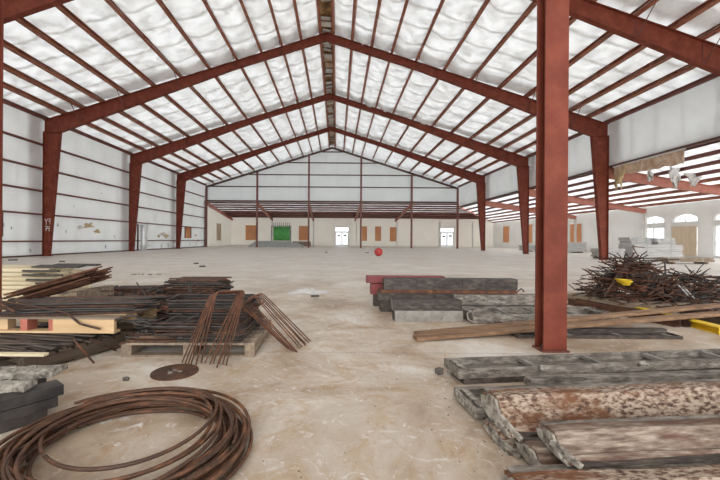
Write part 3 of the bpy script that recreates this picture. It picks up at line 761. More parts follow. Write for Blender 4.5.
def layered(n,layers,c,L,wid,ang,z0,r,mats,label,group,jit=.06,angj=.05,kinds=('straight','hook','straight'),taper=.75,tilt=0,name='rebar',slump=0,keep=lambda k,i,per,layers:True):
    per=max(1,n//layers)
    for k in range(layers):
        a=ang+random.uniform(-angj,angj)*(1 if k%2 else -1)
        wk=wid*(1-(1-taper)*k/max(1,layers-1))
        for i in range(per):
            off=((i+.5)/per-.5)*wk+random.uniform(-.3,.3)*max(0,wk/per-2*r)
            along=random.uniform(-jit,jit)
            Lq=random.choice(L)
            px=c[0]+math.cos(a)*along-math.sin(a)*off; py=c[1]+math.sin(a)*along+math.cos(a)*off
            zz_=z0+r+k*2.05*r-slump*(2*off/max(wid,.01))**2
            rebar(Lq,random.choice(kinds),random.randint(0,3),r,random.choice(mats),(px,py,zz_),(0,tilt,a+(PI if random.random()<.5 and not tilt else 0)),label,group,name=name,stuff=not keep(k,i,per,layers))

# ------------------------------------------------------------------ left foreground
# coil of rusty rod
ct=thing('rod_coil','large coil of rusty steel rod lying on the floor in the left foreground','coil',(-1.085,1.86,0))
rnd=random.Random(5)
for i in range(26):
    if i<9: rr=.43+.019*i+rnd.uniform(-.01,.01); z0=.012+.004*(i%2)
    else:
        rr=rnd.uniform(.44,.615); z0=.03+.085*(i-9)/17*(1-abs(rr-.535)/.22)
    ox,oy=rnd.uniform(-.03,.03),rnd.uniform(-.03,.03)
    if i in (22,23,24): rr=(.47,.49,.43)[i-22]; ox,oy=-.05+.02*(i-23),(.06,.07,.115)[i-22]; z0=.07+.01*(i-22)
    if i==25: rr=.50; ox,oy=-.04,-.06
    tl,ta=rnd.uniform(0,.018),rnd.uniform(0,2*PI); ecc=rnd.uniform(-.03,.03)
    span=2*PI*rnd.uniform(.97,1.0); st=rnd.uniform(0,2*PI)
    if i==25: st=.8; span=5.9
    pts=[]
    for k in range(61):
        f=k/60; q=st+span*f
        r_=rr*(1+ecc*math.cos(2*q+i))+.012*math.sin(3*q+i)
        z=z0+tl*(1+math.cos(q-ta))+.012*f*(i%3)
        pts.append((ox+.02+r_*math.cos(q)*1.0,oy+r_*math.sin(q)*.96,max(.0095,z)))
    mb=MB(); mb.tube(pts,.0095,7); mb.build('coil_loop',M['coil'],ct,True)

# round rusty plate
x,y=G(175,372.3); pt=thing('steel_disc','round flat rusty steel disc on the floor beside the coil','disc',(x,y,0))
mb=MB(); mb.disc((0,0,0),.183,.008,48); mb.build('plate',M['coil'],pt)
rn=random.Random(3); mb=MB()
for k in range(9):
    mb.disc((rn.uniform(-.06,.06),rn.uniform(-.04,.04),.008),rn.uniform(.008,.022),.0012,8,.2)
mb.build('chalk_mark',M['crust'],pt)
x,y=G(126,380.5); mb=MB(); mb.tube([(x-.02,y,.012),(x,y,.018),(x+.02,y,.012)],.014,6); tag(mb.build('stone',M['stone']),'small dark stone on the floor above the coil','stone')

# dark beams at the lower left with crusted panels on top
bt=[((-1.74,2.27),.13,.19),((-1.76,2.25),.065,.125),((-1.80,2.22),.0,.06)]
d=Vector((-.6,-.8,0)); s=Vector((.8,-.6,0))
lab=['dark steel channel topmost in the lower left stack','dark steel channel in the middle of the lower left stack','dark steel channel at the bottom of the lower left stack']
for k,((x,y),z0,z1) in enumerate(bt):
    t=thing('steel_channel',lab[k],'channel',(x,y,z0),0,'dark channels at lower left')
    mb=MB(); p0=Vector((0,0,0)); p1=d*1.3; h=z1-z0
    for off,w,za,zb in ((0,.14,h-.008,h),(.066,.008,0,h-.008),(-.066,.008,0,h-.008)):
        mb.extr([(-w/2,za),(w/2,za),(w/2,zb),(-w/2,zb)],p0-s*off,p1-s*off)
    mb.build('channel_section',M['blacksteel'],t)
    mb=MB(); mb.extr([(-.062,0),(.062,0),(.062,h-.009),(-.062,h-.009)],p0+d*.02,p0+d*.028); mb.build('end_plate',M['blacksteel'],t)
# second channel beside, under the crusted panels
for k,(x,y,z0,z1) in enumerate(((-1.93,2.40,.0,.09),(-1.95,2.40,.095,.185))):
    t=thing('steel_channel','dark steel channel %s the pale crusted panels'%('low beneath' if k==0 else 'directly beneath'),'channel',(x,y,z0),0,'dark channels at lower left')
    mb=MB(); h=z1-z0; w=.13
    mb.extr([(-w/2,0),(-w/2+.008,0),(-w/2+.008,h-.008),(w/2-.008,h-.008),(w/2-.008,0),(w/2,0),(w/2,h),(-w/2,h)],(0,0,0),d*1.2); mb.build('channel_section',M['blacksteel'],t)
def crusty(label,x,y,z,L,w,ang,seed):
    t=thing('formwork_panel',label,'panel',(x,y,z),ang,'pale crusted panels')
    rn=random.Random(seed); mb=MB(); n=14
    vs=[]
    for k in range(n+1):
        xx=-L*k/n; a=w/2+rn.uniform(-.012,.012); b=w/2+rn.uniform(-.012,.012)
        h=.03+rn.uniform(-.004,.008)
        vs+=[(xx,-a,0),(xx,-a,h),(xx,-a*.3,h+.016),(xx,b*.4,h+.012),(xx,b,h),(xx,b,0)]
    fs=[]
    for k in range(n):
        for i in range(6): fs.append((k*6+i,k*6+(i+1)%6,(k+1)*6+(i+1)%6,(k+1)*6+i))
    fs+=[tuple(range(6)),tuple(n*6+i for i in range(5,-1,-1))]
    mb.add(vs,fs); mb.build('board',M['crust'],t)
    for k in range(5):
        mb=MB(); mb.rbox((-L*rn.random(),rn.uniform(-w/3,w/3),.046),(rn.uniform(.02,.06),rn.uniform(.02,.04),.012),Matrix.Rotation(rn.random(),3,'Z')); mb.build('concrete_lump',M['crust'],t)
crusty('pale concrete crusted panel on top of the dark channels, rear one',-1.86,2.42,.187,1.0,.17,.12,1)
crusty('pale concrete crusted panel on top of the dark channels, front one',-1.84,2.17,.192,.9,.11,.2,2)

# lower pallet with dark strips, and upper pale pallet with rebar
ang=math.atan2(.91,.415)
pcx,pcy=-2.86,3.50
make_pallet('dark weathered pallet under flat steel strips at the left',pcx,pcy,math.radians(66),.85,1.2,M['darkwood'])
rn=random.Random(12)
g='steel strips on the dark left pallet'
for k in range(34):
    L=rn.choice((.8,.95,1.1)); w=rn.choice((.025,.035,.05)); h=.012
    lay=k//9; i=k%9
    a=math.radians(rn.uniform(-6,6)-14+(8 if lay%2 else -4))
    off=(i-4)*.085+rn.uniform(-.01,.01)
    ca,sa=math.cos(a),math.sin(a)
    x=pcx+.02+rn.uniform(-.05,.06)-sa*off; y=pcy-.03+ca*off
    def mk(L=L,w=w,h=h):
        mb=MB(); mb.box((-L/2,-w/2,0),(L/2,w/2,h)); return mb
    woody=rn.random()<.12
    inst(('strip',L,w),mk,'steel_strip',M['strip'],(x,y,.133+lay*.0125),(0,0,a),'dark flat steel strip piled on the weathered left pallet','strip',g)
for (x0,y0,z0,x1,y1,z1,l) in ((38,366,.14,0,364,.15,'pale wooden slat on the front edge of the dark left pallet'),):
    a=G(x0,y0,z0); b=G(x1-20,y1,z1); mb=MB(); mb.bar((a[0]-.02,a[1]+.1,.1935),(b[0],b[1]+.1,.1935),.05,.018); tag(mb.build('timber',M['cream_wood']),l,'timber')
mb=MB(); mb.tube([(*G(74,340,.22),.22),(*G(80,346,.18),.17),(*G(94,364,.0),.0095)],.0095); tag(mb.build('rebar',M['rust']),'bent rebar leaning from the dark left pallet down to the floor','rebar')
mb=MB(); mb.tube([(*G(90,346,.13),.19),(*G(104,349,.08),.12),(*G(116,351.5,.0),.0095)],.0095); tag(mb.build('rebar',M['rust']),'short rebar pointing off the right corner of the dark left pallet','rebar')

UPX,UPY=-2.70,3.90
UZ=.197
ut=thing('pallet','pale fresh pine pallet carrying rebar, with red painted block ends','pallet',(UPX,UPY,UZ),0.0,'wooden pallets')
# pale pallet: openings at the left of its front, solid board to the right
for yq in (-.5,-.1,.3):
    if yq==-.5:
        mb=MB(); mb.box((.02,yq,.02),(.6,yq+.04,.13)); mb.build('front_board',M['wood'],ut)
        mb=MB(); mb.box((-.60,yq+.05,.02),(-.45,yq+.14,.13)); mb.build('block',M['wood'],ut)
        mb=MB(); mb.box((-.285,yq,.02),(-.22,yq+.12,.13)); mb.build('block',M['redwood'],ut)
        mb=MB(); mb.box((-.02,yq+.002,.02),(.018,yq+.12,.13)); mb.build('block',M['redwood'],ut)
    else:
        mb=MB(); mb.box((-.6,yq-.04,.02),(.6,yq,.13)); mb.build('stringer',M['wood'],ut)
for i in range(7):
    yq=-.5+.07+i*.115
    mb=MB(); mb.box((-.62,yq-.07,.13),(.62+rn.uniform(-.01,.02),yq+.055,.148)); mb.build('deck_board',M['oldwood'] if i<1 else M['wood'],ut)
mb=MB(); mb.box((-.6,-.5,0),(.6,-.4,.02)); mb.build('bottom_board',M['wood'],ut)
mb=MB(); mb.box((-.6,.2,0),(.6,.3,.02)); mb.build('bottom_board',M['wood'],ut)
lbl='dark rebar in the pile on the pale pine pallet'
layered(45,5,(UPX+.06,UPY-.10),(1.1,1.25,1.4),.70,math.radians(3),UZ+.15,.0105,[M['dsteel'],M['rust'],M['dsteel']],lbl,'rebar on the pale pallet',jit=.12,angj=.16,taper=.75,keep=lambda k,i,per,layers:i<5 or k==layers-1)
mb=MB(); p=[G(62,290,.47),G(75,297,.44),G(88,305,.40),G(98,318,.3),G(105,327,.25)]
zs=[.47,.44,.40,.30,.25]
mb.tube([(p[i][0],UPY-.62+.02*i if i>2 else UPY-.45,.50-.06*i if i<3 else zs[i]-.0) for i in range(5)],.010); tag(mb.build('rebar',M['rust']),'bent rebar hanging over the front edge of the pale pine pallet','rebar')
mb=MB(); mb.tube([(-3.32,3.55,.50),(-3.2,3.42,.47),(-3.02,3.38,.40)],.010); tag(mb.build('rebar',M['rust']),'short bent rebar sticking up at the left end of the pale pine pallet','rebar')

# brown bundle behind, sloping up to the right, on a timber trestle
cx0,cy0=-3.75,4.95
mb=MB(); mb.box((-3.42,4.55,0),(-3.30,5.35,.14)); tag(mb.build('timber_block',M['oldwood']),'timber block below the right end of the brown rebar bundle','block')
mb=MB(); mb.box((-3.42,4.57,.142),(-3.30,5.33,.40)); tag(mb.build('timber_block',M['oldwood']),'upper timber block below the right end of the brown rebar bundle','block')
rn=random.Random(4)
for k in range(6):
    for i in range(9-k//2):
        yv=cy0-.28+.065*i+.02*k+rn.uniform(-.008,.008); 
        a=math.radians(14+rn.uniform(-4,4)); L=rn.choice((.75,.9,1.0))
        rebar(L,'straight',rn.randint(0,3),.0115,rn.choice([M['orust'],M['rust'],M['orust']]),(cx0+.05+rn.uniform(-.08,.08),yv-.12,.40+k*.03),(0,-.30,a),'brown rusty rebar in the fanned bundle below the pale lumber','rebar bundle before the lumber')
layered(30,3,(-3.3,4.72),(.6,.8,.9),.7,math.radians(-6),.0,.011,[M['rust'],M['dsteel']],'dark rebar lying low behind the pale pine pallet','low rebar behind the pale pallet',jit=.2,angj=.3,keep=lambda k,i,per,layers:i<4)

# lumber stack
lb='pale lumber board in the stack at the far left'
rn=random.Random(6)
for k in range(9):
    for i in range(5):
        L=4.2; x1=-4.42+rn.uniform(-.30,.15)-.02*k; y=5.75+i*.155; z=k*.068
        def mk():
            mb=MB(); mb.box((-4.2,-.07,0),(0,.07,.06)); return mb
        o=inst(('lum',i%2),mk,'lumber_board',M['cream_wood'],(x1,y,z),(0,0,rn.uniform(-.006,.006)),lb,'board','pale lumber boards')
rn=random.Random(16)
for i in range(12):
    k=8-i//2; yq=5.64; zz_=k*.068+.032; x1=-3.98-.1*(i%2)-.04*k+rn.uniform(-.12,.12)
    mb=MB(); mb.bar((x1-.5,yq,zz_+rn.uniform(-.01,.01)),(x1,yq-.02,zz_),.035,.03); tag(mb.build('spacer_bar',M['dsteel']),'black spacer bar by the ragged ends of the pale lumber','bar','black spacers on the lumber')
for i in range(5):
    mb=MB(); x1=-4.12-.06*(i%3); yq=5.76+i*.15; mb.bar((x1-.75,yq,.628),(x1,yq,.628),.05,.028); tag(mb.build('spacer_bar',M['dsteel']),'black spacer bar lying on top of the pale lumber','bar','black spacers on top of the lumber')

# tangled pallets behind
make_pallet('weathered pallet under tangled rebar behind the stirrup pallet',-2.26,4.72,.05,1.1,.9,M['oldwood'])
layered(44,5,(-2.35,4.70),(.7,.9,1.05),.72,.1,.133,.011,[M['rust'],M['dsteel'],M['rust']],'tangled dark rebar on the weathered middle pallet','tangled rebar on the middle pallet',jit=.15,angj=.6,kinds=('hook','wavy','hook'),keep=lambda k,i,per,layers:i<3 or k==layers-1)
rn=random.Random(9)
for k in range(22):
    rebar(rn.choice((.5,.7)),'wavy',rn.randint(0,3),.0095,rn.choice([M['rust'],M['dsteel']]),(-2.35+rn.uniform(-.45,.5),4.7+rn.uniform(-.3,.3),.27+rn.uniform(0,.10)),(rn.uniform(-.25,.25),rn.uniform(-.25,.25),rn.uniform(0,3)),'tangled dark rebar on the weathered middle pallet','tangled rebar on the middle pallet')
make_pallet('pallet under the dark bar stack behind the leaning stirrups',-2.18,5.85,0,1.1,.9,M['darkwood'])
layered(90,12,(-2.18,5.75),(.7,.8,.9),.75,.02,.133,.0135,[M['dsteel'],M['rust']],'dark bar in the neat stack behind the leaning stirrups','bar stack behind the stirrups',jit=.06,angj=.12,taper=.8,keep=lambda k,i,per,layers:k>layers-3)
make_pallet('pallet under the low flat bar stack behind the tangled rebar',-3.3,6.0,.1,1.0,.8,M['darkwood'])
layered(48,6,(-3.28,5.95),(.7,.85),.7,.05,.133,.0135,[M['dsteel'],M['rust']],'dark bar in the low flat stack left of the neat stack','low flat bar stack',jit=.1,angj=.15,taper=.6,keep=lambda k,i,per,layers:k>layers-2)

# stirrup pallet
make_pallet('weathered pallet under the black stirrups in the centre left',-1.38,3.82,PI/2+.02,.98,1.22,M['oldwood'])
lab_='black closed stirrup lying flat in the stack on the stirrup pallet'
rn=random.Random(21)
def tie():
    mb=MB(); mb.tube(rounded_U(.42,.86,.05,True),.0085,6,True); return mb
for k in range(19):
    inst('tie',tie,'stirrup',rn.choice([M['dsteel'],M['dsteel'],M['rust']]),(-.86+rn.uniform(-.035,.03)-.004*k,4.00+rn.uniform(-.02,.02),.142+k*.0172),(0,0,PI/2+rn.uniform(-.07,.07)),lab_,'stirrup','flat black stirrups')
for k in range(10):
    inst('tie',tie,'stirrup',rn.choice([M['dsteel'],M['dsteel'],M['rust']]),(-.87+rn.uniform(-.03,.03),3.575+rn.uniform(-.012,.02),.142+k*.0172),(0,0,PI/2+rn.uniform(-.05,.05)),lab_.replace('stack on','front stack on'),'stirrup','flat black stirrups, front')
layered(42,6,(-1.66,3.72),(.5,.6,.7),.42,math.radians(28),.133,.0105,[M['dsteel'],M['dsteel'],M['rust']],'black bar in the slanting bundle at the left of the stirrup pallet','slanting bars on the stirrup pallet',jit=.04,angj=.06)
layered(12,2,(-1.68,3.45),(.4,.5),.24,math.radians(2),.133,.010,[M['rust'],M['oldwood']],'rusty bar along the front left of the stirrup pallet','front bars on the stirrup pallet',jit=.03,angj=.03)
for k in range(7):
    rebar(rn.choice((.45,.6)),'wavy',rn.randint(0,3),.009,M['dsteel'],(-1.75+rn.uniform(-.15,.2),3.55+rn.uniform(-.12,.1),.24+rn.uniform(0,.05)),(0,rn.uniform(-.1,.25),rn.uniform(.3,.9)),'bent black rod trailing over the left of the stirrup pallet','bent rods on the stirrup pallet')
layered(30,5,(-1.45,4.1),(.8,.95),.36,math.radians(5),.30,.0105,[M['rust'],M['orust']],'long rusty bar lying across the back of the stirrup pallet','bars across the back of the stirrup pallet',jit=.1,angj=.12,keep=lambda k,i,per,layers:k==layers-1 or i<2)
layered(12,3,(-1.45,4.1),(.9,),.40,math.radians(-2),.133,.026,[M['dsteel']],'thick black bar under the rusty bars at the back of the stirrup pallet','thick bars at the back',jit=.02,angj=.01,kinds=('straight',),keep=lambda *a:False)

# leaning U stirrups: (px of feet, apex)
def lean_u(feetL,feetR,topL,topR,ztop,Ytop,label,group,m,r=.0062):
    a=G(*feetL); b=G(*feetR)
    def at(px,py,Y):
        dx,dy=px-CX,py-CY; c,s=math.cos(ROLL),math.sin(ROLL)
        x=dx*c+dy*s; y=-dx*s+dy*c
        return Vector((x*Y/F,Y,CAMH-y*Y/F))
    A=Vector((a[0],a[1],r)); B=Vector((b[0],b[1],r)); T=at(*topL,Ytop); U=at(*topR,Ytop)
    pts=[A]
    n=5; k_=.11
    w=(U-T); dn=(A-T)*.0
    def arc(p,q,c_):   # quadratic corner
        return [p*(1-t)**2+c_*2*t*(1-t)+q*t*t for t in [i/n for i in range(n+1)]]
    pts+=arc(T+(A-T)*k_,T+w*.13,T)
    pts+=arc(U-w*.13,U+(B-U)*k_,U)
    pts.append(B)
    mb=MB(); mb.tube(pts,r,7); o=mb.build('stirrup',m,None,True)
    return tag(o,label,'stirrup',group)
rn=random.Random(2)
for k in range(7):
    f=k/6
    lean_u((180.5+21*f+rn.uniform(-1.5,1.5),362+4*math.sin(f*3)+rn.uniform(-1.5,1.5)),(206+20*f+rn.uniform(-1.5,1.5),366.5+rn.uniform(-3,2)),(210.5+6*f,294.0-2.5*f),(238.5+7*f,293-2.5*f),.6,3.50-.022*k,'bright rusty U shaped stirrup leaning on the front of the stirrup pallet','bright stirrups leaning at the front',M['orust'])
for k in range(6):
    f=k/5
    lean_u((287+10*f+rn.uniform(-1,1),349.5+5*f-3*abs(f-.5)),(301+9*f+rn.uniform(-1,1),349-7*f),(241+7*f,306-8*f),(254.5+8*f,296.5-3.6*f),.55,3.74+.035*k,'dark rusty U shaped stirrup leaning off the right end of the stirrup pallet','dark stirrups leaning at the right',M['rust'] if k%2 else M['orust'])

# ------------------------------------------------------------------ right: forms
def tray(label,x,y,ang,L,W,H,m,z=0,nbar=5,group='steel concrete form trays',endm=None,ripped=False,lugs=True):
    t=thing('form_tray',label,'form',(x,y,z),ang,group)
    tt=.008
    prof=[(-W/2,0),(W/2,0),(W/2,H),(W/2-.02,H),(W/2-.02,H-.01),(W/2-tt,H-.01),(W/2-tt,tt),(-W/2+tt,tt),(-W/2+tt,H-.01),(-W/2+.02,H-.01),(-W/2+.02,H),(-W/2,H)]
    mb=MB(); mb.extr(prof,(0,0,0),(L,0,0)); mb.build('pan',m,t)
    for i in range(nbar):
        xq=.06+(L-.12)*i/(nbar-1)
        mb=MB(); mb.box((xq-.02,-W/2+tt,H-.035),(xq+.02,W/2-tt,H-.012)); mb.build('crossbar',M['lform'] if i else M['crust'],t)
    for xq in (0,L):
        mb=MB(); s=-1 if xq==0 else 1; mb.box((min(xq,xq+s*.012),-W/2,.0),(max(xq,xq+s*.012),W/2,H)); mb.build('end_plate',endm or m,t)
    if lugs:
        for i in range(3):
            xq=L*(.22+.28*i); mb=MB(); mb.box((xq-.03,-W/2-.012,H-.03),(xq+.03,-W/2-.001,H+.012)); mb.tube([(xq-.04,-W/2-.02,H-.01),(xq+.04,-W/2-.02,H-.01)],.012,6); mb.build('lug',M['crust'],t)
    return t
def box_form(label,x,y,ang,L,W,H,m,z=0,group='steel channel forms',endm=None,flange=True):
    """channel form lying on its side: closed face to the viewer"""
    t=thing('channel_form',label,'form',(x,y,z),ang,group)
    tt=.008
    prof=[(W/2,0),(W/2,H),(-W/2,H),(-W/2,H-tt),(W/2-tt,H-tt),(W/2-tt,tt),(-W/2,tt),(-W/2,0)]
    # extr's sideways axis points to -y for a +x sweep, so +W/2 faces the viewer
    mb=MB(); mb.extr(prof,(0,0,0),(L,0,0)); mb.build('channel_web',m,t)
    for xq in (0.0,L-.01):
        mb=MB(); mb.box((xq,-W/2+tt,tt),(xq+.01,W/2,H-tt)); mb.build('end_plate',endm or m,t)
    if flange:
        for i in range(int(L/.35)):
            xq=.15+i*.35
            mb=MB(); mb.box((xq-.006,-W/2-.009,H*.18),(xq+.006,-W/2-.001,H*.95)); mb.build('rib',m,t)
    return t
def ridge_form(label,x,y,ang,L,W,H,m,z=0,group='rusty ridged forms',front=.55,sgn=1):
    """long pressed panel: flat back ledge, ridge, steep front face, small lip"""
    t=thing('ridge_form',label,'form',(x,y,z),ang,group)
    th=.010
    # (u: + toward viewer)
    up=[(-W/2,H*.74),(-W*.30,H*.82),(-W*.26,H*.98),(W*.02,H),(W*.30,H*.24),(W*.36,H*.30),(W*.5,H*.12)]
    lo=[(a,b-th*1.6) for a,b in up]
    n=24; mb=MB(); vs=[]; prof=up+lo[::-1]; k=len(prof); rnn=random.Random(len(label))
    for i in range(n+1):
        xx=L*i/n; dz=.004*math.sin(i*.9)+rnn.uniform(-.0025,.0025)
        for a,b in prof: vs.append((xx,-a+rnn.uniform(-.002,.002),max(0,b+dz)))
    fs=[(i*k+j,i*k+(j+1)%k,(i+1)*k+(j+1)%k,(i+1)*k+j) for i in range(n) for j in range(k)]
    fs+=[tuple(range(k))[::-1],tuple(n*k+j for j in range(k))]
    mb.add(vs,fs); mb.build('ridge_panel',m,t)
    mb=MB(); mb.box((.01,W*.34,H*.80),(L-.01,W*.52,H*.86)); mb.build('ledge',M['gform'],t)
    mb=MB(); mb.box((.02,-W*.56,H*.02),(L-.02,-W*.44,H*.16)); mb.build('lip',M['dform'],t)
    # crusted end plate, irregular
    mb=MB(); pts=[]
    for a,b in up: pts.append((0,-a,max(0,b-th*1.7)))
    pts+= [(0,-W*.44,0.0),(0,-W*.15,.0),(0,W*.2,.012),(0,W*.45,H*.3)]
    mb.poly(pts,(-.014,0,0)); mb.build('end_plate',M['crust'],t)
    for i in range(4):
        xq=L*(i+.5)/4; mb=MB(); pts=[(xq,-a,max(0,b-th*1.7)) for a,b in up]+[(xq,-W*.44,0.0),(xq,W*.45,0.0)]
        mb.poly(pts,(.012,0,0)); mb.build('rib',M['dform'],t)
    # protruding lugs with concrete
    mb=MB(); mb.bar((-.02,-W*.05,H*.55),(.03,-W*.62,.01),.02,.022); mb.build('lug',M['crust'],t)
    return t
def at_angle(p,q): return math.atan2(q[1]-p[1],q[0]-p[0])
# front right stack ------------------------------------------------
p,q=(.93,2.875),(3.4,3.18); a=at_angle(p,q)
box_form('grey channel form on the floor under the long grey tray',.96,2.86,a,3.0,.23,.045,M['dform'],0,flange=False)
tray('long dusty grey form tray, rearmost of the foreground stack',p[0],p[1],a,3.1,.27,.07,M['gform'],.046,6,endm=M['gform'])
mb=MB(); mb.rbox((.845,2.95,.03),(.06,.05,.05),Matrix.Rotation(.5,3,'Z')); tag(mb.build('concrete_lump',M['stone'],bevel=.012),'lump of dark concrete at the left end of the long grey tray','rubble')
a2=math.radians(5.5)
box_form('slim grey channel resting between the two foreground trays',1.345,2.53,a2,2.6,.085,.055,M['gform'],.082,flange=False)
tray('wide dark grey tray form with a crusted left end, second in the foreground stack',.845,2.345,math.radians(5),3.1,.32,.06,M['gform'],.02,4,endm=M['crust'])
box_form('dark channel on the floor beneath the wide grey tray',.90,2.30,math.radians(5),2.8,.16,.018,M['dform'],0,flange=False)
ridge_form('rusty crusted ridge form with speckled face, laid over the wide grey tray',.90,2.02,math.radians(6),3.1,.30,.16,M['rform'],.072)
ridge_form('brown grey ridge form lowest on the floor below the pale ridge form',.96,1.74,math.radians(5),3.0,.26,.10,M['bform'],0)
ridge_form('pale brown ridge form with smooth rounded top, highest in the foreground',1.03,1.70,math.radians(5),3.0,.22,.10,M['bform'],.105)
ridge_form('dark rusty ridge form nearest the viewer at the bottom edge',.76,1.47,math.radians(4),3.0,.26,.11,M['rform'],0)
ridge_form('rusty form end lying under the speckled ridge form',.88,1.97,math.radians(6),2.9,.26,.07,M['rform'],0)

# mid right stack --------------------------------------------------
box_form('pale grey channel form at the bottom of the front middle stack',.78,4.92,.02,.92,.2,.15,M['lform'],0,endm=M['dform'])
box_form('dark grey channel form on top of the pale front middle form',.76,4.93,.02,.93,.2,.14,M['dform'],.151,endm=M['gform'])
box_form('dark brown channel form at the bottom of the rear middle stack',.68,5.62,.0,2.0,.24,.17,M['dform'],0)
box_form('dark brown channel form second from the floor in the rear middle stack',.64,5.58,.0,2.1,.22,.125,M['dform'],.171)
mb=MB(); mb.box((.66,5.44,.297),(2.72,5.68,.345)); tag(mb.build('rusty_bar',M['orust']),'bright rusty flat bar between the dark forms of the rear stack','bar')
box_form('dark brown channel form on top of the rear middle stack',.72,5.57,.0,2.03,.2,.165,M['dform'],.346)
box_form('dark channel form behind, under the red beams',.62,6.05,0,1.5,.2,.2,M['dform'],0)
box_form('dark red channel beam sticking out low behind the rear stack',.56,6.0,.01,1.6,.16,.17,M['redpaint'],.201)
t=thing('red_beam','long dull red box beam lying on top behind the rear stack','beam',(.50,6.0,.385))
mb=MB(); mb.box((0,-.07,0),(1.28,.07,.12)); mb.build('box_section',M['redpaint'],t,bevel=.008)
mb=MB(); mb.box((-.01,-.075,-.0),(-.001,.075,.122)); mb.build('end_plate',M['redpaint'],t)
tray('open grey form tray with crossbars beside the front middle stack',1.80,5.02,.02,1.95,.56,.13,M['gform'],.0,5,lugs=False)
box_form('grey channel form upright behind the open tray',1.74,5.42,.0,1.25,.16,.15,M['dform'],.0)
box_form('weathered grey channel form on top behind the open tray',1.74,5.42,.0,1.3,.17,.14,M['gform'],.151,endm=M['lform'])
mb=MB(); mb.tube([(1.80+.0,4.72,.02),(1.72,4.70,.07),(1.71,4.72,.14),(1.78,4.76,.17)],.012); tag(mb.build('hook_bar',M['lform']),'pale bent hook at the left end of the open tray','hook')
mb=MB(); mb.tube([(2.95,5.95,.01),(2.98,5.95,.25),(3.05,5.95,.31),(3.1,5.95,.26)],.012); tag(mb.build('hook_bar',M['rust']),'small bent rusty hook standing left of the big column','hook')
mb=MB(); mb.box((3.0,5.8,.0),(3.7,6.0,.22)); tag(mb.build('timber_block',M['oldwood']),'weathered timber block just left of the big column','block')
# clutter right of the column
a=at_angle((4.05,6.35),(4.35,5.05))
for k,(dx,z,l) in enumerate(((0,0,'rusty angle beam slanting forward right of the big column'),(.14,0,'second rusty beam slanting beside the angle beam'))):
    t=thing('angle_beam',l,'beam',(4.02+dx,6.3,z),a)
    mb=MB(); mb.extr([(-.05,0),(.05,0),(.05,.012),(-.038,.012),(-.038,.10),(-.05,.10)],(0,0,0),(1.7,0,0)); mb.build('angle_section',M['orust'] if k==0 else M['rust'],t)
    for i in range(5):
        mb=MB(); mb.box((.2+i*.32,-.03,.012),(.22+i*.32,.03,.05)); mb.build('stud',M['rust'],t)
rn=random.Random(31)
for k in range(14):
    mb=MB(); x,y=2.9+rn.random()*1.0,4.95+rn.random()*.8; s_=rn.uniform(.03,.07); mb.rbox((x,y,s_/2),(s_*1.5,s_,s_),Matrix.Rotation(rn.random()*3,3,'Z')); tag(mb.build('rubble',M['stone'],bevel=.01),'small piece of rubble on the floor behind the big column','rubble','rubble behind the column')

# long planks (rest on the floor at left, on the heap's edge at right)
def plank(label,p0,p1,w,h,m):
    mb=MB(); P0=Vector(p0); P1=Vector(p1); n=1
    mb.bar(P0,P1,w,h); o=mb.build('plank',m,bevel=.004); return tag(o,label,'plank','long planks')
plank('long brown plank in front, its tip on the floor left of the big column',(.86,3.94,.028),(5.3,4.87,.145),.13,.04,M['plank'])
plank('long brown plank behind, rising to the right toward the rebar heap',(.91,4.10,.028),(5.6,5.25,.185),.13,.04,M['plank'])
mb=MB(); mb.box((5.1,4.75,0),(5.26,5.35,.115)); tag(mb.build('timber_block',M['darkwood']),'dark timber block holding up the right ends of the planks','block')
tray('low dark form tray on the floor under the long planks',2.05,4.16,.0,1.85,.2,.035,M['dform'],0,4,lugs=False)
box_form('slim dark bar form beside the low tray',2.5,4.42,.02,1.55,.08,.03,M['dform'],0,flange=False)
# yellow beam
p,q=(4.62,4.30),(4.70,5.55); 
t=thing('yellow_beam','bright yellow steel beam crossing under the planks at the right edge','beam',(4.62,4.28,0),at_angle(p,q))
mb=MB(); mb.extr([(-.07,0),(.07,0),(.07,.012),(.008,.012),(.008,.075),(.07,.075),(.07,.087),(-.07,.087),(-.07,.075),(-.008,.075),(-.008,.012),(-.07,.012)],(0,0,0),(1.3,0,0)); mb.build('beam_section',M['yellow'],t)
mb=MB(); mb.box((-.012,-.075,0),(-.001,.075,.09)); mb.build('end_plate',M['yellow'],t)
mb=MB(); mb.box((4.9,4.15,0),(6.2,4.32,.06)); tag(mb.build('steel_bar',M['blacksteel']),'black steel bar on the floor at the right edge by the yellow beam','bar')

# rebar heaps ------------------------------------------------------
make_pallet('grey weathered pallet under the tall rebar heap on the right',5.05,6.25,math.radians(-70),1.35,1.15,M['oldwood'])
make_pallet('weathered pallet under the right rebar heap, behind the tall heap',6.35,6.55,math.radians(-20),1.2,1.0,M['oldwood'])
def heap(n,cx,cy,rx,ry,h,z0,label,group,mats,seed,Ls=(.5,.7,.9),fill=.25,nobj=40):
    rn=random.Random(seed); got=0
    for k in range(n):
        u=rn.random()**.6; q=rn.uniform(0,2*PI)
        x=cx+rx*u*math.cos(q); y=cy+ry*u*math.sin(q)
        zt=h*(1-u**1.2)
        z=z0+.03+zt*(1-fill*rn.random()**1.5)
        yaw=q+PI/2+rn.gauss(0,.7); pitch=rn.gauss(0,.28)+.0
        L=rn.choice(Ls); 
        lim=max(.02,(z-.015))/(L/2)
        pitch=max(-lim,min(lim,pitch)) if lim<1 else pitch
        front=math.sin(q)<.35 and u>.25 and got<nobj; got+=front
        rebar(L,rn.choice(('hook','wavy','straight','wavy')),rn.randint(0,3),.0085,rn.choice(mats),(x,y,z),(rn.uniform(-.6,.6),pitch,yaw),label,group,stuff=not front)
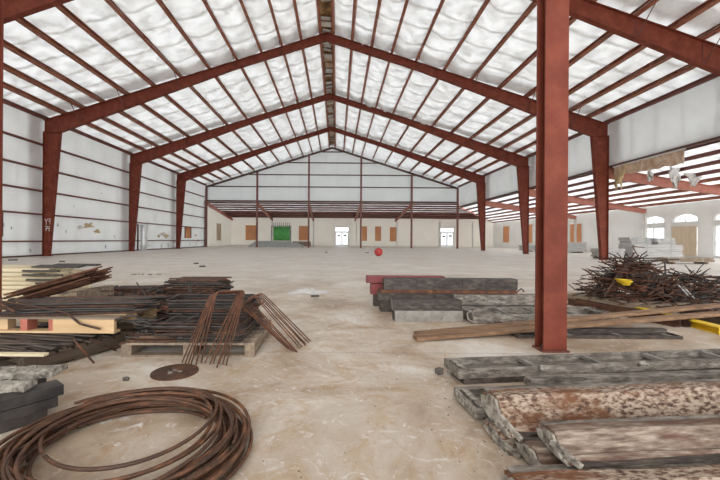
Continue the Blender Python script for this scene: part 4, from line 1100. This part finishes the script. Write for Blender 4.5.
heap(300,5.18,6.3,.66,.60,.66,.133,'bent rebar in the tall tangled heap on the right','tall rebar heap',[M['rust'],M['dsteel'],M['rust'],M['orust']],1,nobj=55)
heap(110,5.75,5.95,.62,.35,.22,.0,'bent rusty rebar in the low tangle at the front of the right heaps','low rebar tangle',[M['rust'],M['orust'],M['dsteel']],2,(.4,.6,.8),nobj=20)
heap(130,6.5,6.55,.6,.5,.40,.133,'bent rebar in the right edge heap','right edge rebar heap',[M['rust'],M['dsteel']],3,nobj=15)
for k,(x,y,z,l) in enumerate(((4.72,5.95,.42,'yellow strap end caught on the left of the tall rebar heap'),(4.85,5.80,.34,'orange rag caught in the front of the tall rebar heap'))):
    rag('strap_rag',l,(x,y,z+.06),.13,.09,M['yellow'] if k==0 else M['orust'],.2,k+2,'rag')
for k,(x,y,z) in enumerate(((5.55,5.86,.40),(5.62,5.84,.37))):
    mb=MB(); mb.bar((x,y,z),(x+.16,y-.03,z-.2),.05,.012); tag(mb.build('white_strip',M['white']),'white plastic strip on the right flank of the tall heap','strip','white strips in the heap')
# long bars sticking out at the left of the heap
for k in range(4):
    mb=MB(); mb.tube([(4.42+.04*k,5.95+.05*k,.18),(4.8+.04*k,6.15,.55+.02*k),(5.05+.05*k,6.2,.78+.03*k)],.014); tag(mb.build('rebar',M['rust']),'straight rebar sloping up the left flank of the tall heap','rebar','bars on the left flank')

rn=random.Random(55)
for k in range(34):
    q=rn.uniform(0,2*PI); u=rn.random()**.6; x=5.12+.55*u*math.cos(q); y=6.2+.5*u*math.sin(q); z=.22+.56*(1-u)
    if k>22: x=5.9+rn.uniform(-.5,.6); y=5.95+rn.uniform(-.2,.3); z=.12+rn.uniform(0,.16)
    R_=rn.uniform(.07,.17); E_=Euler((rn.uniform(-1.1,1.1),rn.uniform(-.8,.8),rn.uniform(0,6))).to_matrix(); sw=rn.uniform(2.5,5.2)
    pts=[Vector((x,y,z))+E_@Vector((R_*math.cos(sw*i/12),R_*1.5*math.sin(sw*i/12),.02*i/12)) for i in range(13)]
    lo=min(p.z for p in pts)
    if lo<.02: pts=[p+Vector((0,0,.02-lo)) for p in pts]
    n0=len(STUFF.f); STUFF.tube(pts,.0085,5); STUFF_M.extend([rn.choice([M['rust'],M['orust'],M['dsteel']])]*(len(STUFF.f)-n0))
if STUFF.f:
    o=STUFF.build('rebar',M['rust']); ml=[]
    for m_ in STUFF_M:
        if m_ not in ml: ml.append(m_)
    o.data.materials.clear()
    for m_ in ml: o.data.materials.append(m_)
    for p,m_ in zip(o.data.polygons,STUFF_M): p.material_index=ml.index(m_); p.use_smooth=len(p.vertices)==4
    tag(o,'remaining tangled dark rebar filling the heaps and pallet piles','rebar'); o['kind']='stuff'
# bundles of pale stock near the arched windows
def bundle(label,x,y,rz,L,W,H,n,m=M['greybundle']):
    t=thing('stock_bundle',label,'bundle',(x,y,0),rz,'pale stock bundles')
    for s in (-1,1):
        mb=MB(); mb.box((s*L*.35-.05,-W/2,0),(s*L*.35+.05,W/2,.1)); mb.build('bearer',M['oldwood'],t)
    for k in range(n):
        z0=.1+(H-.1)*k/n; z1=.1+(H-.1)*(k+1)/n-.01
        mb=MB(); o=.06*math.sin(k*2.1); mb.box((-L/2+o,-W/2+abs(o),z0),(L/2+o*.5,W/2-abs(o)*.5,z1)); mb.build('layer',m,t)
    for s in (-1,1):
        mb=MB(); mb.box((s*L*.25-.02,-W/2-.006,.1),(s*L*.25+.02,-W/2-.001,H)); mb.build('strap',M['slab'],t)
    return t
bundle('long pale stock bundle on the floor below the boarded arched window',20.3,23.3,.15,3.6,1.1,.9,5)
bundle('grey strapped bundle at the left of the arched window stacks',17.3,23.0,.1,1.5,1.0,.65,4)
bundle('square grey bundle standing tall before the boarded arched window',20.6,24.9,.1,1.5,1.0,1.4,6)
bundle('pale bundle beside the tall square one, on its right',22.2,24.7,.0,1.2,1.0,1.35,6)
bundle('low grey timber pile on the floor near the arched windows, right side',17.6,18.2,.1,2.6,.6,.32,2,M['oldwood'])
bundle('pale plank bundle at the foot of the right aisle wall behind the frame leg',21.9,34.2,.3,3.4,1.2,1.0,4)
bundle('low pale plank bundle left of the frame leg in the right aisle',20.9,37.2,.1,3.6,1.3,.65,3)
# thin sawhorse frame near the heap
t=thing('sawhorse','thin dark sawhorse frame behind the right rebar heaps','sawhorse',(7.25,8.2,0))
for x0,x1 in ((-.35,-.15),(.25,.22)):
    mb=MB(); mb.tube([(x0,0,0.012),(x1,0,.66)],.016); mb.build('leg',M['dsteel'],t)
mb=MB(); mb.tube([(-.35,0,.66),(.6,.05,.70)],.018); mb.build('top_bar',M['dsteel'],t)

# ------------------------------------------------------------------ small things on the floor
x,y=G(378.5,256.2); mb=MB()
n,m_=20,12; r=.28; vs=[]; fs=[]
for j in range(m_+1):
    for i in range(n):
        q=2*PI*i/n; p=PI*j/m_; vs.append((x+r*math.sin(p)*math.cos(q),y+r*math.sin(p)*math.sin(q),r-r*math.cos(p)))
for j in range(m_):
    for i in range(n): fs.append((j*n+i,j*n+(i+1)%n,(j+1)*n+(i+1)%n,(j+1)*n+i))
mb.add(vs,fs); tag(mb.build('red_ball',M['ball'],None,True),'round red ball on the open floor before the central doors','ball')
def scrap(name,label,px,py,w,d_,h,m,seed,cat='scrap'):
    x,y=G(px,py); rn=random.Random(seed); mb=MB(); n=14; vs=[]
    for j in range(6):
        for i in range(n+1):
            f=j/5; xx=(i/n-.5)*w*(1-.35*abs(f-.4)); yq=(f-.5)*d_+.15*d_*math.sin(i*.7+seed)
            e=math.sin(PI*i/n)*math.sin(PI*f)
            vs.append((x+xx,y+yq,.004+h*e*(.5+.8*rn.random())))
    N1=len(vs); vs+=[(a,b,max(0,c-.004)) for a,b,c in vs]
    W=n+1
    for j in range(5):
        for i in range(n):
            q=(j*W+i,j*W+i+1,(j+1)*W+i+1,(j+1)*W+i); mb.f.append(q); mb.f.append(tuple(N1+z for z in q[::-1]))
    mb.v=vs; return tag(mb.build(name,m,None,True),label,cat)
scrap('plastic_sheet','crumpled white plastic sheet on the floor in the middle of the hall',308,292,.85,.55,.07,M['white'],4,'sheet')
mb=MB(); x,y=G(315,297.5); mb.rbox((x,y,.03),(.16,.05,.04),Matrix.Rotation(.3,3,'Z')); tag(mb.build('metal_scrap',M['stone'],bevel=.01),'dark metal scrap at the edge of the white sheet','scrap')
for (px,py,s_,l) in ((196,264,.18,'dark debris piece on the floor before the left wall, left of a pair'),(202,267,.2,'dark debris piece on the floor before the left wall, right of a pair'),(13,260.5,.30,'dark debris at the foot of the left wall near the photo edge'),(326,252.5,.2,'small grey debris on the floor left of the red ball'),(367,253,.25,'thin grey debris on the floor just left of the red ball'),(62,262,.2,'small pale debris in the shade of the left frame leg')):
    x,y=G(px,py); mb=MB(); s_*=.6; mb.rbox((x,y,.03),(s_*1.6,s_,.05),Matrix.Rotation(px*.1,3,'Z')); mb.rbox((x+s_*.6,y,.025),(s_*.8,s_*.5,.05),Matrix.Rotation(px*.3,3,'Z')); tag(mb.build('debris',M['stone']),l,'debris')
x,y=G(147,274.5); mb=MB(); rn=random.Random(8)
for k in range(14):
    mb.rbox((x+rn.uniform(-.45,.45),y+rn.uniform(-.06,.06),.008),(rn.uniform(.03,.12),.03,.014),Matrix.Rotation(rn.random()*3,3,'Z'))
o=tag(mb.build('dirt_patch',M['stone']),'scattered dirt crumbs on the open floor behind the rebar pallets','dirt'); o['kind']='stuff'
rn=random.Random(77); mb=MB()
for k in range(150):
    x=rn.uniform(-2.2,1.0); y=rn.uniform(1.5,6.0); s_=rn.uniform(.0015,.0042)
    if rn.random()<.4: x=rn.uniform(.55,.95); y=rn.uniform(1.5,3.1)
    mb.rbox((x,y,s_/2),(s_*rn.uniform(1,2.4),s_,s_),Matrix.Rotation(rn.random()*3,3,'Z'))
o=tag(mb.build('concrete_crumbs',M['stone']),'tiny dark crumbs strewn over the concrete floor in the foreground','crumbs'); o['kind']='stuff'

# ------------------------------------------------------------------ light, sky, camera
W=bpy.data.worlds.new('World'); bpy.context.scene.world=W; W.use_nodes=True
bg=W.node_tree.nodes['Background']; bg.inputs[0].default_value=(.94,.97,1.0,1); bg.inputs[1].default_value=1.9
def sun(name,strength,angle,elev,az,col=(1,1,1)):
    l=bpy.data.lights.new(name,'SUN'); l.energy=strength; l.angle=math.radians(angle); l.color=col
    o=bpy.data.objects.new(name,l); C.objects.link(o)
    d=Vector((math.sin(az)*math.cos(elev),math.cos(az)*math.cos(elev),-math.sin(elev)))
    o.rotation_euler=d.to_track_quat('-Z','Y').to_euler(); o.location=(0,-8,12)
    return o
sun('added_soft_sun',1.6,50,math.radians(15),math.radians(4),(1,.98,.95))  # wide soft sun added to light the depth of the hall

cam=bpy.data.cameras.new('Camera'); cam.sensor_width=36; cam.lens=18; cam.shift_x=(360-CX)/720; cam.shift_y=(CY-240)/720
cam.clip_end=300; cam.clip_start=.05
co=bpy.data.objects.new('Camera',cam); C.objects.link(co)
co.location=(0,0,CAMH)
co.rotation_euler=(Matrix.Rotation(PI/2,3,'X')@Matrix.Rotation(ROLL,3,'Z')).to_euler()
S=bpy.context.scene; S.camera=co
S.view_settings.view_transform='Standard'; S.view_settings.look='None'; S.view_settings.exposure=0.46; S.view_settings.gamma=1; S.view_settings.use_curve_mapping=False
S.cycles.max_bounces=10; S.cycles.diffuse_bounces=6; S.cycles.transparent_max_bounces=12
S.cycles.use_denoising=True
